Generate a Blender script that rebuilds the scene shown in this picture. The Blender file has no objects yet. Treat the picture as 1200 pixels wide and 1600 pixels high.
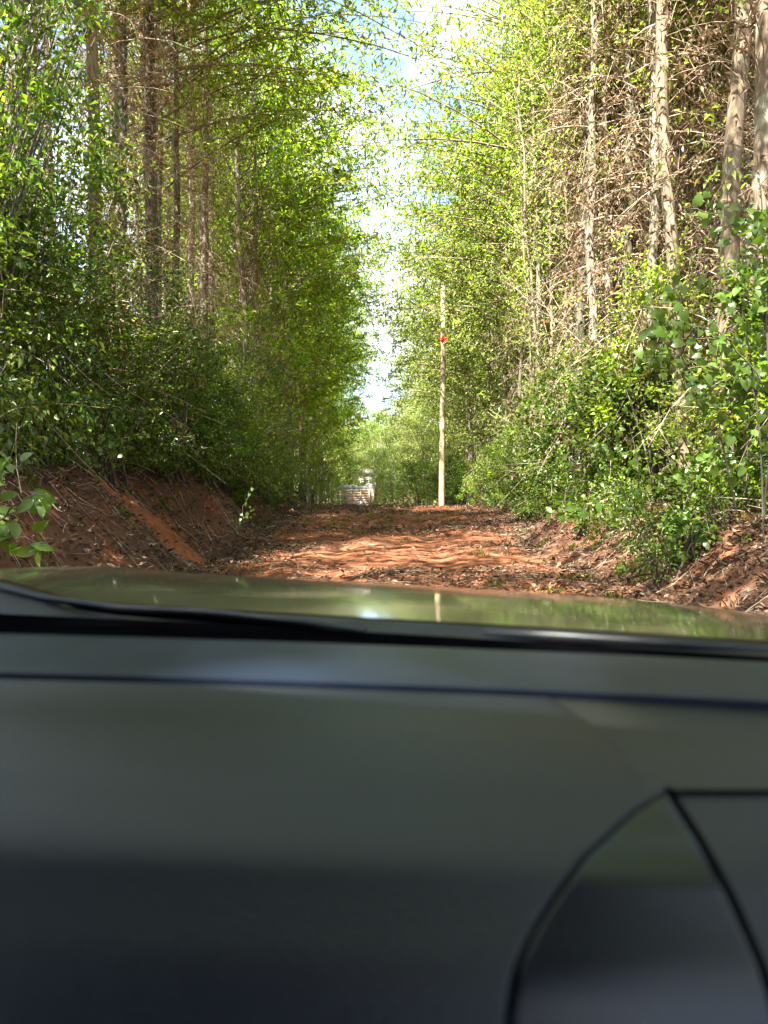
import bpy, math, random
import numpy as np
from mathutils import Vector, Matrix

scene = bpy.context.scene
COL = scene.collection
rng = np.random.default_rng(7)
R = math.radians
CAMZ = 1.35
FPX = 1200.0            # focal length in photograph pixels
HOR = 760.0             # horizon row

# ---------------------------------------------------------------- camera
cam_d = bpy.data.cameras.new('camera')
cam = bpy.data.objects.new('camera', cam_d)
COL.objects.link(cam)
scene.camera = cam
cam.location = (0, 0, CAMZ)
cam.rotation_euler = (R(90) - math.atan((800 - HOR) / FPX), 0, 0)
cam_d.sensor_fit = 'VERTICAL'
cam_d.sensor_height = 36.0
cam_d.lens = FPX / 1600 * 36.0
cam_d.clip_start = 0.02
cam_d.clip_end = 3000
cam_d.dof.use_dof = True
cam_d.dof.focus_distance = 20.0
cam_d.dof.aperture_fstop = 4.0
scene.render.resolution_x, scene.render.resolution_y = 768, 1024

# ---------------------------------------------------------------- sky
SUN_EL, SUN_AZ = R(57), math.atan2(-0.60, -0.80)       # direction TO the sun, azimuth from +Y towards +X
to_sun = Vector((math.cos(SUN_EL) * math.sin(SUN_AZ), math.cos(SUN_EL) * math.cos(SUN_AZ), math.sin(SUN_EL)))
world = bpy.data.worlds.new('World')
scene.world = world
world.use_nodes = True
nt = world.node_tree
for n in list(nt.nodes): nt.nodes.remove(n)
out = nt.nodes.new('ShaderNodeOutputWorld')
bg = nt.nodes.new('ShaderNodeBackground')
sky = nt.nodes.new('ShaderNodeTexSky')
sky.sky_type = 'NISHITA'; sky.sun_disc = False
sky.sun_elevation = SUN_EL; sky.sun_rotation = SUN_AZ
sky.altitude = 1500
tc = nt.nodes.new('ShaderNodeTexCoord')
mp = nt.nodes.new('ShaderNodeMapping'); mp.inputs['Scale'].default_value = (1, 1, 2.2)
nz = nt.nodes.new('ShaderNodeTexNoise'); nz.inputs['Scale'].default_value = 3.2; nz.inputs['Detail'].default_value = 7; nz.inputs['Roughness'].default_value = .55
rp = nt.nodes.new('ShaderNodeValToRGB')
rp.color_ramp.elements[0].position = .39; rp.color_ramp.elements[1].position = .56
mx = nt.nodes.new('ShaderNodeMixRGB'); mx.inputs[2].default_value = (3.0, 3.2, 3.5, 1)
nt.links.new(tc.outputs['Generated'], mp.inputs[0]); nt.links.new(mp.outputs[0], nz.inputs['Vector'])
nt.links.new(nz.outputs['Fac'], rp.inputs[0]); nt.links.new(rp.outputs[0], mx.inputs[0])
nt.links.new(sky.outputs[0], mx.inputs[1]); nt.links.new(mx.outputs[0], bg.inputs[0])
bg.inputs[1].default_value = 0.09
nt.links.new(bg.outputs[0], out.inputs[0])

sd = bpy.data.lights.new('sun', 'SUN'); sd.energy = 5.0; sd.angle = R(.53); sd.color = (1, .95, .86)
sun = bpy.data.objects.new('sun', sd); COL.objects.link(sun)
sun.rotation_euler = to_sun.to_track_quat('Z', 'Y').to_euler()
sun.location = (-20, -20, 40)

vs = scene.view_settings
vs.view_transform = 'Standard'; vs.look = 'None'; vs.exposure = 3.0; vs.gamma = 1; vs.use_curve_mapping = False
cy = scene.cycles
cy.use_denoising = True
cy.max_bounces = 7; cy.diffuse_bounces = 3; cy.glossy_bounces = 3; cy.transmission_bounces = 4; cy.transparent_max_bounces = 8
cy.sample_clamp_indirect = 8; cy.caustics_reflective = False; cy.caustics_refractive = False

# ---------------------------------------------------------------- helpers
def tag(o, label=None, cat=None, group=None, kind=None):
    if label: o['label'] = label
    if cat: o['category'] = cat
    if group: o['group'] = group
    if kind: o['kind'] = kind
    return o

def empty(name, loc=(0, 0, 0), rz=0.0):
    o = bpy.data.objects.new(name, None); COL.objects.link(o)
    o.location = loc; o.rotation_euler = (0, 0, rz); o.empty_display_size = .3
    return o

def link(name, me, parent=None, mats=None):
    o = bpy.data.objects.new(name, me); COL.objects.link(o)
    if parent: o.parent = parent
    if mats:
        for m in mats: me.materials.append(m)
    return o

def copy_tree(root):
    c = root.copy(); COL.objects.link(c)
    for ch in root.children:
        d = ch.copy(); COL.objects.link(d); d.parent = c
        for g in ch.children:
            e = g.copy(); COL.objects.link(e); e.parent = d
    return c

class MB:
    """numpy mesh builder: triangles with a material index"""
    def __init__(s): s.v = []; s.f = []; s.m = []; s.n = 0
    def add(s, v, f, mi=0):
        v = np.asarray(v, float).reshape(-1, 3); f = np.asarray(f, int).reshape(-1, 3)
        s.v.append(v); s.f.append(f + s.n); s.m.append(np.full(len(f), mi)); s.n += len(v)
    def mesh(s, name, mats, smooth=False):
        v = np.concatenate(s.v); f = np.concatenate(s.f); m = np.concatenate(s.m)
        me = bpy.data.meshes.new(name)
        me.vertices.add(len(v)); me.vertices.foreach_set('co', v.ravel())
        me.loops.add(len(f) * 3); me.loops.foreach_set('vertex_index', f.ravel().astype(np.int32))
        me.polygons.add(len(f)); me.polygons.foreach_set('loop_start', np.arange(0, len(f) * 3, 3, dtype=np.int32))
        me.polygons.foreach_set('loop_total', np.full(len(f), 3, dtype=np.int32))
        me.polygons.foreach_set('material_index', m.astype(np.int32))
        if smooth: me.polygons.foreach_set('use_smooth', np.ones(len(f), bool))
        for mt in mats: me.materials.append(mt)
        me.update(calc_edges=True); me.validate()
        return me

def norm(a):
    return a / np.maximum(np.linalg.norm(a, axis=-1, keepdims=True), 1e-9)

def leaves(mb, P, D, L, W, mi=0, g=rng, droop=.25, shape='rhomb'):
    """leaves as folded rhombs (2 tris) or hearts (8 tris)"""
    n = len(P)
    if n == 0: return
    D = norm(D); up = g.normal(0, .55, (n, 3)) + np.array([0, 0, 1.0])
    S = norm(np.cross(D, up)); N = norm(np.cross(S, D))
    L = np.broadcast_to(L, n)[:, None]; W = np.broadcast_to(W, n)[:, None]
    fold = W * .25
    if shape == 'rhomb':
        a = P; t = P + D * L - N * L * droop
        l = P + D * L * .45 + S * W * .5 + N * fold; r = P + D * L * .45 - S * W * .5 + N * fold
        V = np.stack([a, l, t, r], 1).reshape(-1, 3)
        b = np.arange(n)[:, None] * 4
        F = np.concatenate([b + [0, 2, 1], b + [0, 3, 2]], 1).reshape(-1, 3)
    else:
        prof = [(-.0, 0, 0), (-.12, .30, .1), (.12, .50, .18), (.45, .42, .12), (.78, .2, .02), (1.0, 0, -.1)]
        c0 = [P + D * L * .05, P + D * L * .45 - N * L * .05, P + D * L - N * L * droop]
        pts = [c0[0], c0[1], c0[2]]
        for sgn in (1, -1):
            for (u, w, hh) in ((-.14, .28, .06), (.15, .5, .12), (.55, .38, .05)):
                pts.append(P + D * L * u + S * W * w * sgn + N * (W * hh) - N * L * droop * max(u, 0) * .6)
        V = np.stack(pts, 1).reshape(-1, 3); b = np.arange(n)[:, None] * 9
        tri = [[0, 4, 3], [0, 1, 4], [1, 5, 4], [1, 2, 5], [0, 6, 7], [0, 7, 1], [1, 7, 8], [1, 8, 2]]
        F = np.concatenate([b + t for t in tri], 1).reshape(-1, 3)
    mb.add(V, F, mi)

def tube(mb, pts, r0, r1, sides=5, mi=0, wob=0.0, g=rng, cap=False):
    pts = np.asarray(pts, float); k = len(pts)
    T = norm(np.gradient(pts, axis=0))
    ref = np.array([1.0, 0, 0]) if abs(T[0][0]) < .8 else np.array([0, 1.0, 0])
    A = norm(np.cross(T, ref)); B = np.cross(T, A)
    rr = np.linspace(r0, r1, k) if np.isscalar(r0) else np.asarray(r0)
    rr = rr * (1 + wob * g.normal(0, 1, k))
    an = np.linspace(0, 2 * math.pi, sides, endpoint=False)
    V = pts[:, None] + rr[:, None, None] * (np.cos(an)[None, :, None] * A[:, None] + np.sin(an)[None, :, None] * B[:, None])
    i = np.arange(k - 1)[:, None]; j = np.arange(sides)[None]; j2 = (j + 1) % sides
    a = i * sides + j; b = i * sides + j2; c = a + sides; d = b + sides
    F = np.concatenate([np.stack([a, b, d], -1).reshape(-1, 3), np.stack([a, d, c], -1).reshape(-1, 3)])
    V = V.reshape(-1, 3)
    if cap:
        V = np.concatenate([V, pts[-1:]]); t = (k - 1) * sides
        F = np.concatenate([F, [[t + q, t + (q + 1) % sides, k * sides] for q in range(sides)]])
    mb.add(V, F, mi)

def bez(p0, p1, p2, n):
    t = np.linspace(0, 1, n)[:, None]
    p0, p1, p2 = map(np.asarray, (p0, p1, p2))
    return (1 - t) ** 2 * p0 + 2 * t * (1 - t) * p1 + t * t * p2

def box(mb, c, s, mi=0, rot=None):
    c = np.array(c, float); s = np.array(s, float) / 2
    V = np.array([[x, y, z] for x in (-1, 1) for y in (-1, 1) for z in (-1, 1)]) * s
    if rot is not None: V = V @ np.array(rot.to_3x3()).T
    F = [[0, 1, 3], [0, 3, 2], [4, 6, 7], [4, 7, 5], [0, 4, 5], [0, 5, 1], [2, 3, 7], [2, 7, 6], [0, 2, 6], [0, 6, 4], [1, 5, 7], [1, 7, 3]]
    mb.add(V + c, F, mi)

def fbm(x, y, seed=0, octv=4, f=1.0):
    """cheap smooth noise for arrays"""
    g = np.random.default_rng(seed); v = 0; a = 1.0
    for o in range(octv):
        for _ in range(3):
            th = g.uniform(0, 6.28); ph = g.uniform(0, 6.28); k = f * g.uniform(.7, 1.4)
            v = v + a * np.sin((x * math.cos(th) + y * math.sin(th)) * k + ph + 1.3 * np.sin((y * math.cos(th) - x * math.sin(th)) * k * .7 + ph * 2)) / 3
        f *= 2.1; a *= .5
    return v

# ---------------------------------------------------------------- materials
def newmat(name):
    m = bpy.data.materials.new(name); m.use_nodes = True
    t = m.node_tree
    for n in list(t.nodes): t.nodes.remove(n)
    o = t.nodes.new('ShaderNodeOutputMaterial')
    return m, t, o

def ramp(t, stops):
    r = t.nodes.new('ShaderNodeValToRGB'); e = r.color_ramp.elements
    while len(e) < len(stops): e.new(.5)
    for k, (p, c) in enumerate(stops):
        e[k].position = p; e[k].color = (*c, 1)
    return r

def leaf_mat(name, stops, trans=.45, tcol=(1.6, 1.75, .55), rough=.42, spec=.5):
    m, t, o = newmat(name)
    ge = t.nodes.new('ShaderNodeNewGeometry'); r = ramp(t, stops)
    oi = t.nodes.new('ShaderNodeObjectInfo')
    hs = t.nodes.new('ShaderNodeHueSaturation')
    mr = t.nodes.new('ShaderNodeMapRange'); mr.inputs[3].default_value = .82; mr.inputs[4].default_value = 1.2
    mh = t.nodes.new('ShaderNodeMapRange'); mh.inputs[3].default_value = .485; mh.inputs[4].default_value = .515
    t.links.new(ge.outputs['Random Per Island'], r.inputs[0])
    t.links.new(oi.outputs['Random'], mr.inputs[0]); t.links.new(oi.outputs['Random'], mh.inputs[0])
    t.links.new(mr.outputs[0], hs.inputs['Value']); t.links.new(mh.outputs[0], hs.inputs['Hue']); t.links.new(r.outputs[0], hs.inputs['Color'])
    p = t.nodes.new('ShaderNodeBsdfPrincipled')
    p.inputs['Roughness'].default_value = rough; p.inputs['Specular IOR Level'].default_value = spec
    tr = t.nodes.new('ShaderNodeBsdfTranslucent')
    mu = t.nodes.new('ShaderNodeMixRGB'); mu.blend_type = 'MULTIPLY'; mu.inputs[0].default_value = 1; mu.inputs[2].default_value = (*tcol, 1)
    t.links.new(hs.outputs[0], p.inputs['Base Color']); t.links.new(hs.outputs[0], mu.inputs[1]); t.links.new(mu.outputs[0], tr.inputs[0])
    mix = t.nodes.new('ShaderNodeMixShader'); mix.inputs[0].default_value = trans
    t.links.new(p.outputs[0], mix.inputs[1]); t.links.new(tr.outputs[0], mix.inputs[2]); t.links.new(mix.outputs[0], o.inputs[0])
    return m

G_YEL = leaf_mat('leaf_yellow_green', [(0, (.075, .13, .015)), (.5, (.16, .235, .025)), (.93, (.30, .35, .05)), (1, (.30, .16, .05))], .6)
G_PALE = leaf_mat('leaf_pale_green', [(0, (.10, .145, .035)), (.6, (.20, .255, .06)), (.95, (.32, .33, .11)), (1, (.30, .2, .1))], .42)
G_DARK = leaf_mat('leaf_dark_green', [(0, (.03, .058, .010)), (.55, (.075, .125, .016)), (.93, (.14, .195, .025)), (1, (.18, .15, .04))], .36, rough=.35)
G_MID = leaf_mat('leaf_mid_green', [(0, (.04, .085, .012)), (.6, (.10, .165, .02)), (1, (.19, .25, .03))], .42, rough=.36)
G_BIG = leaf_mat('leaf_broad_green', [(0, (.04, .085, .018)), (.5, (.09, .15, .028)), (.9, (.17, .23, .045)), (1, (.28, .25, .06))], .38, rough=.33)
G_FAR = leaf_mat('leaf_far_olive', [(0, (.09, .13, .035)), (.6, (.16, .21, .055)), (1, (.25, .27, .09))], .42)
BLOOM = leaf_mat('red_petal', [(0, (.55, .03, .01)), (1, (.75, .07, .02))], .4, tcol=(1, 1, 1))
LITTER = leaf_mat('dead_leaf', [(0, (.035, .018, .010)), (.5, (.09, .045, .025)), (.8, (.17, .095, .05)), (.94, (.28, .19, .11)), (1, (.42, .36, .28))], .15, tcol=(1, .9, .7), rough=.6)
DRYLEAF = leaf_mat('hanging_dry_leaf', [(0, (.13, .085, .045)), (.6, (.26, .18, .10)), (1, (.40, .31, .2))], .3, tcol=(1, .9, .7), rough=.6)

def bark_mat(name, a, b, c, sc=6.0, bump=.35):
    m, t, o = newmat(name)
    co = t.nodes.new('ShaderNodeTexCoord'); mp = t.nodes.new('ShaderNodeMapping'); mp.inputs['Scale'].default_value = (1, 1, .16)
    t.links.new(co.outputs['Object'], mp.inputs[0])
    n1 = t.nodes.new('ShaderNodeTexNoise'); n1.inputs['Scale'].default_value = sc * 5; n1.inputs['Detail'].default_value = 6
    t.links.new(mp.outputs[0], n1.inputs['Vector'])
    n2 = t.nodes.new('ShaderNodeTexNoise'); n2.inputs['Scale'].default_value = sc * .7; n2.inputs['Detail'].default_value = 5
    t.links.new(co.outputs['Object'], n2.inputs['Vector'])
    r1 = ramp(t, [(.3, a), (.65, b)]); r2 = ramp(t, [(.5, (0, 0, 0)), (.66, (1, 1, 1))])
    t.links.new(n1.outputs[0], r1.inputs[0]); t.links.new(n2.outputs[0], r2.inputs[0])
    mx = t.nodes.new('ShaderNodeMixRGB'); mx.inputs[2].default_value = (*c, 1)
    t.links.new(r2.outputs[0], mx.inputs[0]); t.links.new(r1.outputs[0], mx.inputs[1])
    p = t.nodes.new('ShaderNodeBsdfPrincipled'); p.inputs['Roughness'].default_value = .85
    t.links.new(mx.outputs[0], p.inputs['Base Color'])
    bp = t.nodes.new('ShaderNodeBump'); bp.inputs['Strength'].default_value = bump; bp.inputs['Distance'].default_value = .03
    t.links.new(n1.outputs[0], bp.inputs['Height']); t.links.new(bp.outputs[0], p.inputs['Normal'])
    t.links.new(p.outputs[0], o.inputs[0])
    return m
BARK_BROWN = bark_mat('bark_brown', (.09, .06, .04), (.22, .16, .11), (.30, .27, .2))
BARK_PALE = bark_mat('bark_pale', (.11, .09, .065), (.25, .20, .14), (.29, .26, .19))
BARK_TAN = bark_mat('bark_tan', (.10, .07, .045), (.25, .18, .115), (.21, .19, .12))
BARK_DARK = bark_mat('bark_dark', (.035, .028, .02), (.10, .075, .055), (.14, .14, .09))
POLE_WOOD = bark_mat('pole_wood', (.34, .265, .155), (.46, .37, .22), (.42, .34, .21), sc=10, bump=.15)
TWIG_DRY = bark_mat('dry_twig', (.20, .14, .09), (.42, .31, .21), (.5, .42, .32), sc=3, bump=0)

def soil_mat(name, forest=False, brown=0.0):
    m, t, o = newmat(name)
    co = t.nodes.new('ShaderNodeTexCoord')
    def noise(s, d=6, r=.6):
        n = t.nodes.new('ShaderNodeTexNoise'); n.inputs['Scale'].default_value = s; n.inputs['Detail'].default_value = d; n.inputs['Roughness'].default_value = r
        t.links.new(co.outputs['Object'], n.inputs['Vector']); return n
    a = noise(.9); b = noise(9); c = noise(45, 4)
    r1 = ramp(t, [(.3, (.20, .062, .026)), (.5, (.30, .10, .042)), (.7, (.40, .16, .075))])
    t.links.new(a.outputs[0], r1.inputs[0])
    r2 = ramp(t, [(.38, (.45, .40, .36)), (.6, (1.1, 1.05, 1.0))]); t.links.new(b.outputs[0], r2.inputs[0])
    mu = t.nodes.new('ShaderNodeMixRGB'); mu.blend_type = 'MULTIPLY'; mu.inputs[0].default_value = .8
    t.links.new(r1.outputs[0], mu.inputs[1]); t.links.new(r2.outputs[0], mu.inputs[2])
    # crumbs of old litter
    r3 = ramp(t, [(.56, (0, 0, 0)), (.62, (1, 1, 1))]); t.links.new(c.outputs[0], r3.inputs[0])
    m2 = t.nodes.new('ShaderNodeMixRGB'); m2.inputs[2].default_value = (.17, .11, .065, 1) if forest else (.20, .12, .07, 1)
    t.links.new(r3.outputs[0], m2.inputs[0]); t.links.new(mu.outputs[0], m2.inputs[1])
    last = m2
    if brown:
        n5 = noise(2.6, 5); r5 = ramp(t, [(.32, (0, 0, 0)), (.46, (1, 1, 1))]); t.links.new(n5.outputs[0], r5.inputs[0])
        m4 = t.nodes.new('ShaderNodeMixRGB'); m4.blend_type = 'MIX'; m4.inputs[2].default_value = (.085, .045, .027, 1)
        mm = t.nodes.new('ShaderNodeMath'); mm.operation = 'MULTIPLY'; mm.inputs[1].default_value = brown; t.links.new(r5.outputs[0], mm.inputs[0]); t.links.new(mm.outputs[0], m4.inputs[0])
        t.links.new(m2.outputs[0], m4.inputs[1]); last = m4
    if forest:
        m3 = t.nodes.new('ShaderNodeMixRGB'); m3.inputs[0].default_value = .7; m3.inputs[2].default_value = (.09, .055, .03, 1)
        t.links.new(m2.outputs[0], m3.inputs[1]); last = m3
    p = t.nodes.new('ShaderNodeBsdfPrincipled'); p.inputs['Roughness'].default_value = .95; p.inputs['Specular IOR Level'].default_value = .2
    t.links.new(last.outputs[0], p.inputs['Base Color'])
    bp = t.nodes.new('ShaderNodeBump'); bp.inputs['Strength'].default_value = .9; bp.inputs['Distance'].default_value = .04
    bp2 = t.nodes.new('ShaderNodeBump'); bp2.inputs['Strength'].default_value = .6; bp2.inputs['Distance'].default_value = .012
    t.links.new(b.outputs[0], bp.inputs['Height']); t.links.new(c.outputs[0], bp2.inputs['Height'])
    t.links.new(bp.outputs[0], bp2.inputs['Normal']); t.links.new(bp2.outputs[0], p.inputs['Normal'])
    t.links.new(p.outputs[0], o.inputs[0])
    return m
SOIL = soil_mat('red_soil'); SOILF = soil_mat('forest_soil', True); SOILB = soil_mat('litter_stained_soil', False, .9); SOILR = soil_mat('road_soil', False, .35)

def plain(name, col, rough=.5, metal=0.0, coat=0.0, spec=.5, bump=0.0, bscale=600.0, var=0.0, coatr=.03):
    m, t, o = newmat(name)
    p = t.nodes.new('ShaderNodeBsdfPrincipled')
    p.inputs['Base Color'].default_value = (*col, 1); p.inputs['Roughness'].default_value = rough; p.inputs['Metallic'].default_value = metal
    p.inputs['Coat Weight'].default_value = coat; p.inputs['Coat Roughness'].default_value = coatr; p.inputs['Specular IOR Level'].default_value = spec
    co = t.nodes.new('ShaderNodeTexCoord')
    if bump:
        n = t.nodes.new('ShaderNodeTexNoise'); n.inputs['Scale'].default_value = bscale; n.inputs['Detail'].default_value = 3
        t.links.new(co.outputs['Object'], n.inputs['Vector'])
        b = t.nodes.new('ShaderNodeBump'); b.inputs['Strength'].default_value = bump; b.inputs['Distance'].default_value = .001
        t.links.new(n.outputs[0], b.inputs['Height']); t.links.new(b.outputs[0], p.inputs['Normal'])
    if var:
        n = t.nodes.new('ShaderNodeTexNoise'); n.inputs['Scale'].default_value = 7; n.inputs['Detail'].default_value = 5
        t.links.new(co.outputs['Object'], n.inputs['Vector'])
        r = ramp(t, [(.3, tuple(c * (1 - var) for c in col)), (.7, tuple(min(1, c * (1 + var)) for c in col))])
        t.links.new(n.outputs[0], r.inputs[0]); t.links.new(r.outputs[0], p.inputs['Base Color'])
    t.links.new(p.outputs[0], o.inputs[0])
    return m

# ---------------------------------------------------------------- ground
def sstep(a, b, x):
    t = np.clip((x - a) / (b - a), 0, 1); return t * t * (3 - 2 * t)

def road_z(y):
    y = np.asarray(y, float)
    return .55 * sstep(5, 30, y) - 2.1 * sstep(31, 66, y) - 1.2 * sstep(60, 120, y)

def g_z(x, y):
    x = np.asarray(x, float); y = np.asarray(y, float)
    z = road_z(y)
    toeL = -2.55 - .9 * sstep(14, 30, y) + .25 * np.sin(y * .9); toeR = 2.75 + .9 * sstep(14, 30, y) + .22 * np.sin(y * .7 + 1)
    hl = 1.55 - .85 * sstep(13, 30, y) ; hr = .95 - .45 * sstep(14, 30, y)
    wL = 1.75; wR = 1.6
    z = z + hl * sstep(0, 1, (toeL - x) / wL) + .05 * np.clip(toeL - wL - x, 0, 12)
    z = z + hr * sstep(0, 1, (x - toeR) / wR) + .05 * np.clip(x - toeR - wR, 0, 12)
    # wheel ruts and hummocks
    z = z - .07 * np.exp(-((x + .85) / .28) ** 2) - .07 * np.exp(-((x - .95) / .28) ** 2)
    near = np.exp(-((y - 18) / 22.0) ** 2)
    z = z + near * (.035 * fbm(x, y, 3, 4, 2.2) + .05 * fbm(x, y, 5, 2, .8) * (abs(x) > 2.4))
    steep = sstep(0, .5, (toeL - x) / wL) * (1 - sstep(.7, 1.3, (toeL - x) / wL)) + sstep(0, .5, (x - toeR) / wR) * (1 - sstep(.7, 1.3, (x - toeR) / wR))
    z = z + near * steep * .10 * fbm(x, y, 9, 4, 3.0)
    return z
def gz(x, y): return float(g_z(np.array([x]), np.array([y]))[0])

xs = np.unique(np.concatenate([[-900, -300, -120, -60, -35], np.arange(-24, -8, 1.0), np.arange(-8, 8.01, .1), np.arange(9, 25, 1.0), [35, 60, 120, 300, 900]]))
ys = np.unique(np.concatenate([[-900, -300, -100, -50, -30], np.arange(-20, 4, 1.0), np.arange(4, 26, .1), np.arange(26, 48, .3), np.arange(48, 130, 2), [160, 220, 350, 700, 1500]]))
GX, GY = np.meshgrid(xs, ys)
GZ = g_z(GX, GY)
nx = len(xs); V = np.stack([GX, GY, GZ], -1).reshape(-1, 3)
i = np.arange(len(ys) - 1)[:, None]; j = np.arange(nx - 1)[None]
q = np.stack([i * nx + j, i * nx + j + 1, (i + 1) * nx + j + 1, (i + 1) * nx + j], -1).reshape(-1, 4)
cx = V[q].mean(1)[:, 0]; cyy = V[q].mean(1)[:, 1]
toeLc = -2.55 - .9 * sstep(14, 30, cyy) + .25 * np.sin(cyy * .9); toeRc = 2.75 + .9 * sstep(14, 30, cyy) + .22 * np.sin(cyy * .7 + 1)
isroad = (cx > toeLc) & (cx < toeRc) & (cyy > -25) & (cyy < 130)
isbl = (~isroad) & (cx > -5.4) & (cx < 0) & (cyy > -20) & (cyy < 60)
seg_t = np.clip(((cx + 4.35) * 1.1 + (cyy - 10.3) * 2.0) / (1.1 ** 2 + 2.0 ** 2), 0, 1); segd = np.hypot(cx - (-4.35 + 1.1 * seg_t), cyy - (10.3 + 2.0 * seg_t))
ischute = isbl & (segd < .26 + .18 * seg_t + .12 * fbm(cx, cyy, 41, 3, 5.0)); isbl = isbl & ~ischute  # bare soil in the outline of a sun streak; brighter colour stands for sunlight too
isbr = (~isroad) & (cx < 5.4) & (cx > 0) & (cyy > -20) & (cyy < 60)
for nm, mask, mat in (('dirt_road', isroad, SOILR), ('earth_bank', isbl, SOILB), ('earth_bank', isbr, SOILB), ('sunlit_bare_soil_chute', ischute, SOIL), ('forest_floor', ~(isroad | isbl | isbr | ischute), SOILF)):
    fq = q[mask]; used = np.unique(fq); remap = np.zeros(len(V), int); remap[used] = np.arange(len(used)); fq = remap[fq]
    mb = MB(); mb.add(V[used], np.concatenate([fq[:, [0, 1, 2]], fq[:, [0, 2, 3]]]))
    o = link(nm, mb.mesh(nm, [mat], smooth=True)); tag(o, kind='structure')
    if nm == 'dirt_road': o['label'] = 'rutted red dirt road littered with dead leaves'

# ---------------------------------------------------------------- litter, twigs, grass
mb = MB(); g = np.random.default_rng(11)
def scatter(n, xr, yr, dens=None):
    y = yr[0] + (yr[1] - yr[0]) * g.random(n) ** 1.4; x = g.uniform(xr[0], xr[1], n)
    if dens is not None:
        k = g.random(n) < dens(x, y); x, y = x[k], y[k]
    return x, y
def litdens(x, y):
    d = .22 + .8 * fbm(x * .6, y * 1.3, 21, 3, .9) + .35 * sstep(1.6, 3.2, abs(x)) + .3 * (abs(x) < .35)
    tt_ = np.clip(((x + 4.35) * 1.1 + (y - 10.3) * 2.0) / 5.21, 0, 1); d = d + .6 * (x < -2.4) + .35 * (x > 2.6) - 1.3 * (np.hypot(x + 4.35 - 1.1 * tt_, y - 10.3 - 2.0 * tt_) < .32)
    return np.clip(d, .03, 1)
x, y = scatter(210000, (-6.2, 6.2), (5.5, 34), litdens)
n = len(x); z = g_z(x, y) + g.uniform(.004, .03, n)
th = g.uniform(0, 6.28, n); D = np.stack([np.cos(th), np.sin(th), g.normal(0, .3, n)], 1)
L = .03 + .10 * g.random(n) ** 2.2
leaves(mb, np.stack([x, y, z], 1), D, L, L * g.uniform(.2, .5, n), 0, g, droop=-.15)
o = link('leaf_litter', mb.mesh('leaf_litter', [LITTER])); tag(o, 'brown and grey dead leaves strewn over the red road and banks', 'leaf litter', kind='stuff')
mb = MB()
x, y = scatter(2600, (-5.6, 5.6), (5.5, 26), litdens)
for a, b in zip(x, y):
    th = g.uniform(0, 6.28); l = g.uniform(.15, .7); p0 = np.array([a, b, 0]); p2 = p0 + l * np.array([math.cos(th), math.sin(th), 0]); p1 = (p0 + p2) / 2 + g.normal(0, .05, 3)
    P = bez(p0, p1, p2, 4); P[:, 2] = g_z(P[:, 0], P[:, 1]) + g.uniform(.01, .05)
    tube(mb, P, .005, .0025, 3)
o = link('fallen_twigs', mb.mesh('fallen_twigs', [TWIG_DRY])); tag(o, 'thin dry twigs fallen over the road and verges', 'twigs', kind='stuff')
mb = MB()
x, y = scatter(900, (-5.5, 5.5), (7, 34), lambda x, y: np.clip(.12 + .5 * fbm(x, y, 31, 2, .7) + .3 * sstep(2.2, 3.2, abs(x)), 0, 1))
for a, b in zip(x, y):
    k = 14; P = np.stack([a + g.normal(0, .06, k), b + g.normal(0, .06, k), np.zeros(k)], 1); P[:, 2] = g_z(P[:, 0], P[:, 1])
    D = g.normal(0, .45, (k, 3)); D[:, 2] = 1
    leaves(mb, P, D, g.uniform(.05, .16, k), .012, 0 if g.random() < .6 else 1, g, droop=.4)
o = link('grass_tufts', mb.mesh('grass_tufts', [G_YEL, DRYLEAF])); tag(o, 'short green and straw grass tufts along the verges', 'grass', kind='stuff')

# ---------------------------------------------------------------- tree prototypes
def branch_dir(az, el): return np.array([math.cos(az) * math.cos(el), math.sin(az) * math.cos(el), math.sin(el)])

def spray(mb, g, P, k, L, wr, mi, spread, droop=.25, base=None):
    """k leaves about every point of P"""
    n = len(P)
    pp = np.repeat(P, k, 0) + g.normal(0, spread, (n * k, 3))
    D = g.normal(0, .8, (n * k, 3)); D[:, 2] -= .15
    if base is not None: D += np.repeat(base, k, 0) * .9
    l = g.uniform(.65, 1.25, n * k) * L
    leaves(mb, pp, D, l, l * wr, mi, g, droop)

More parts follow.
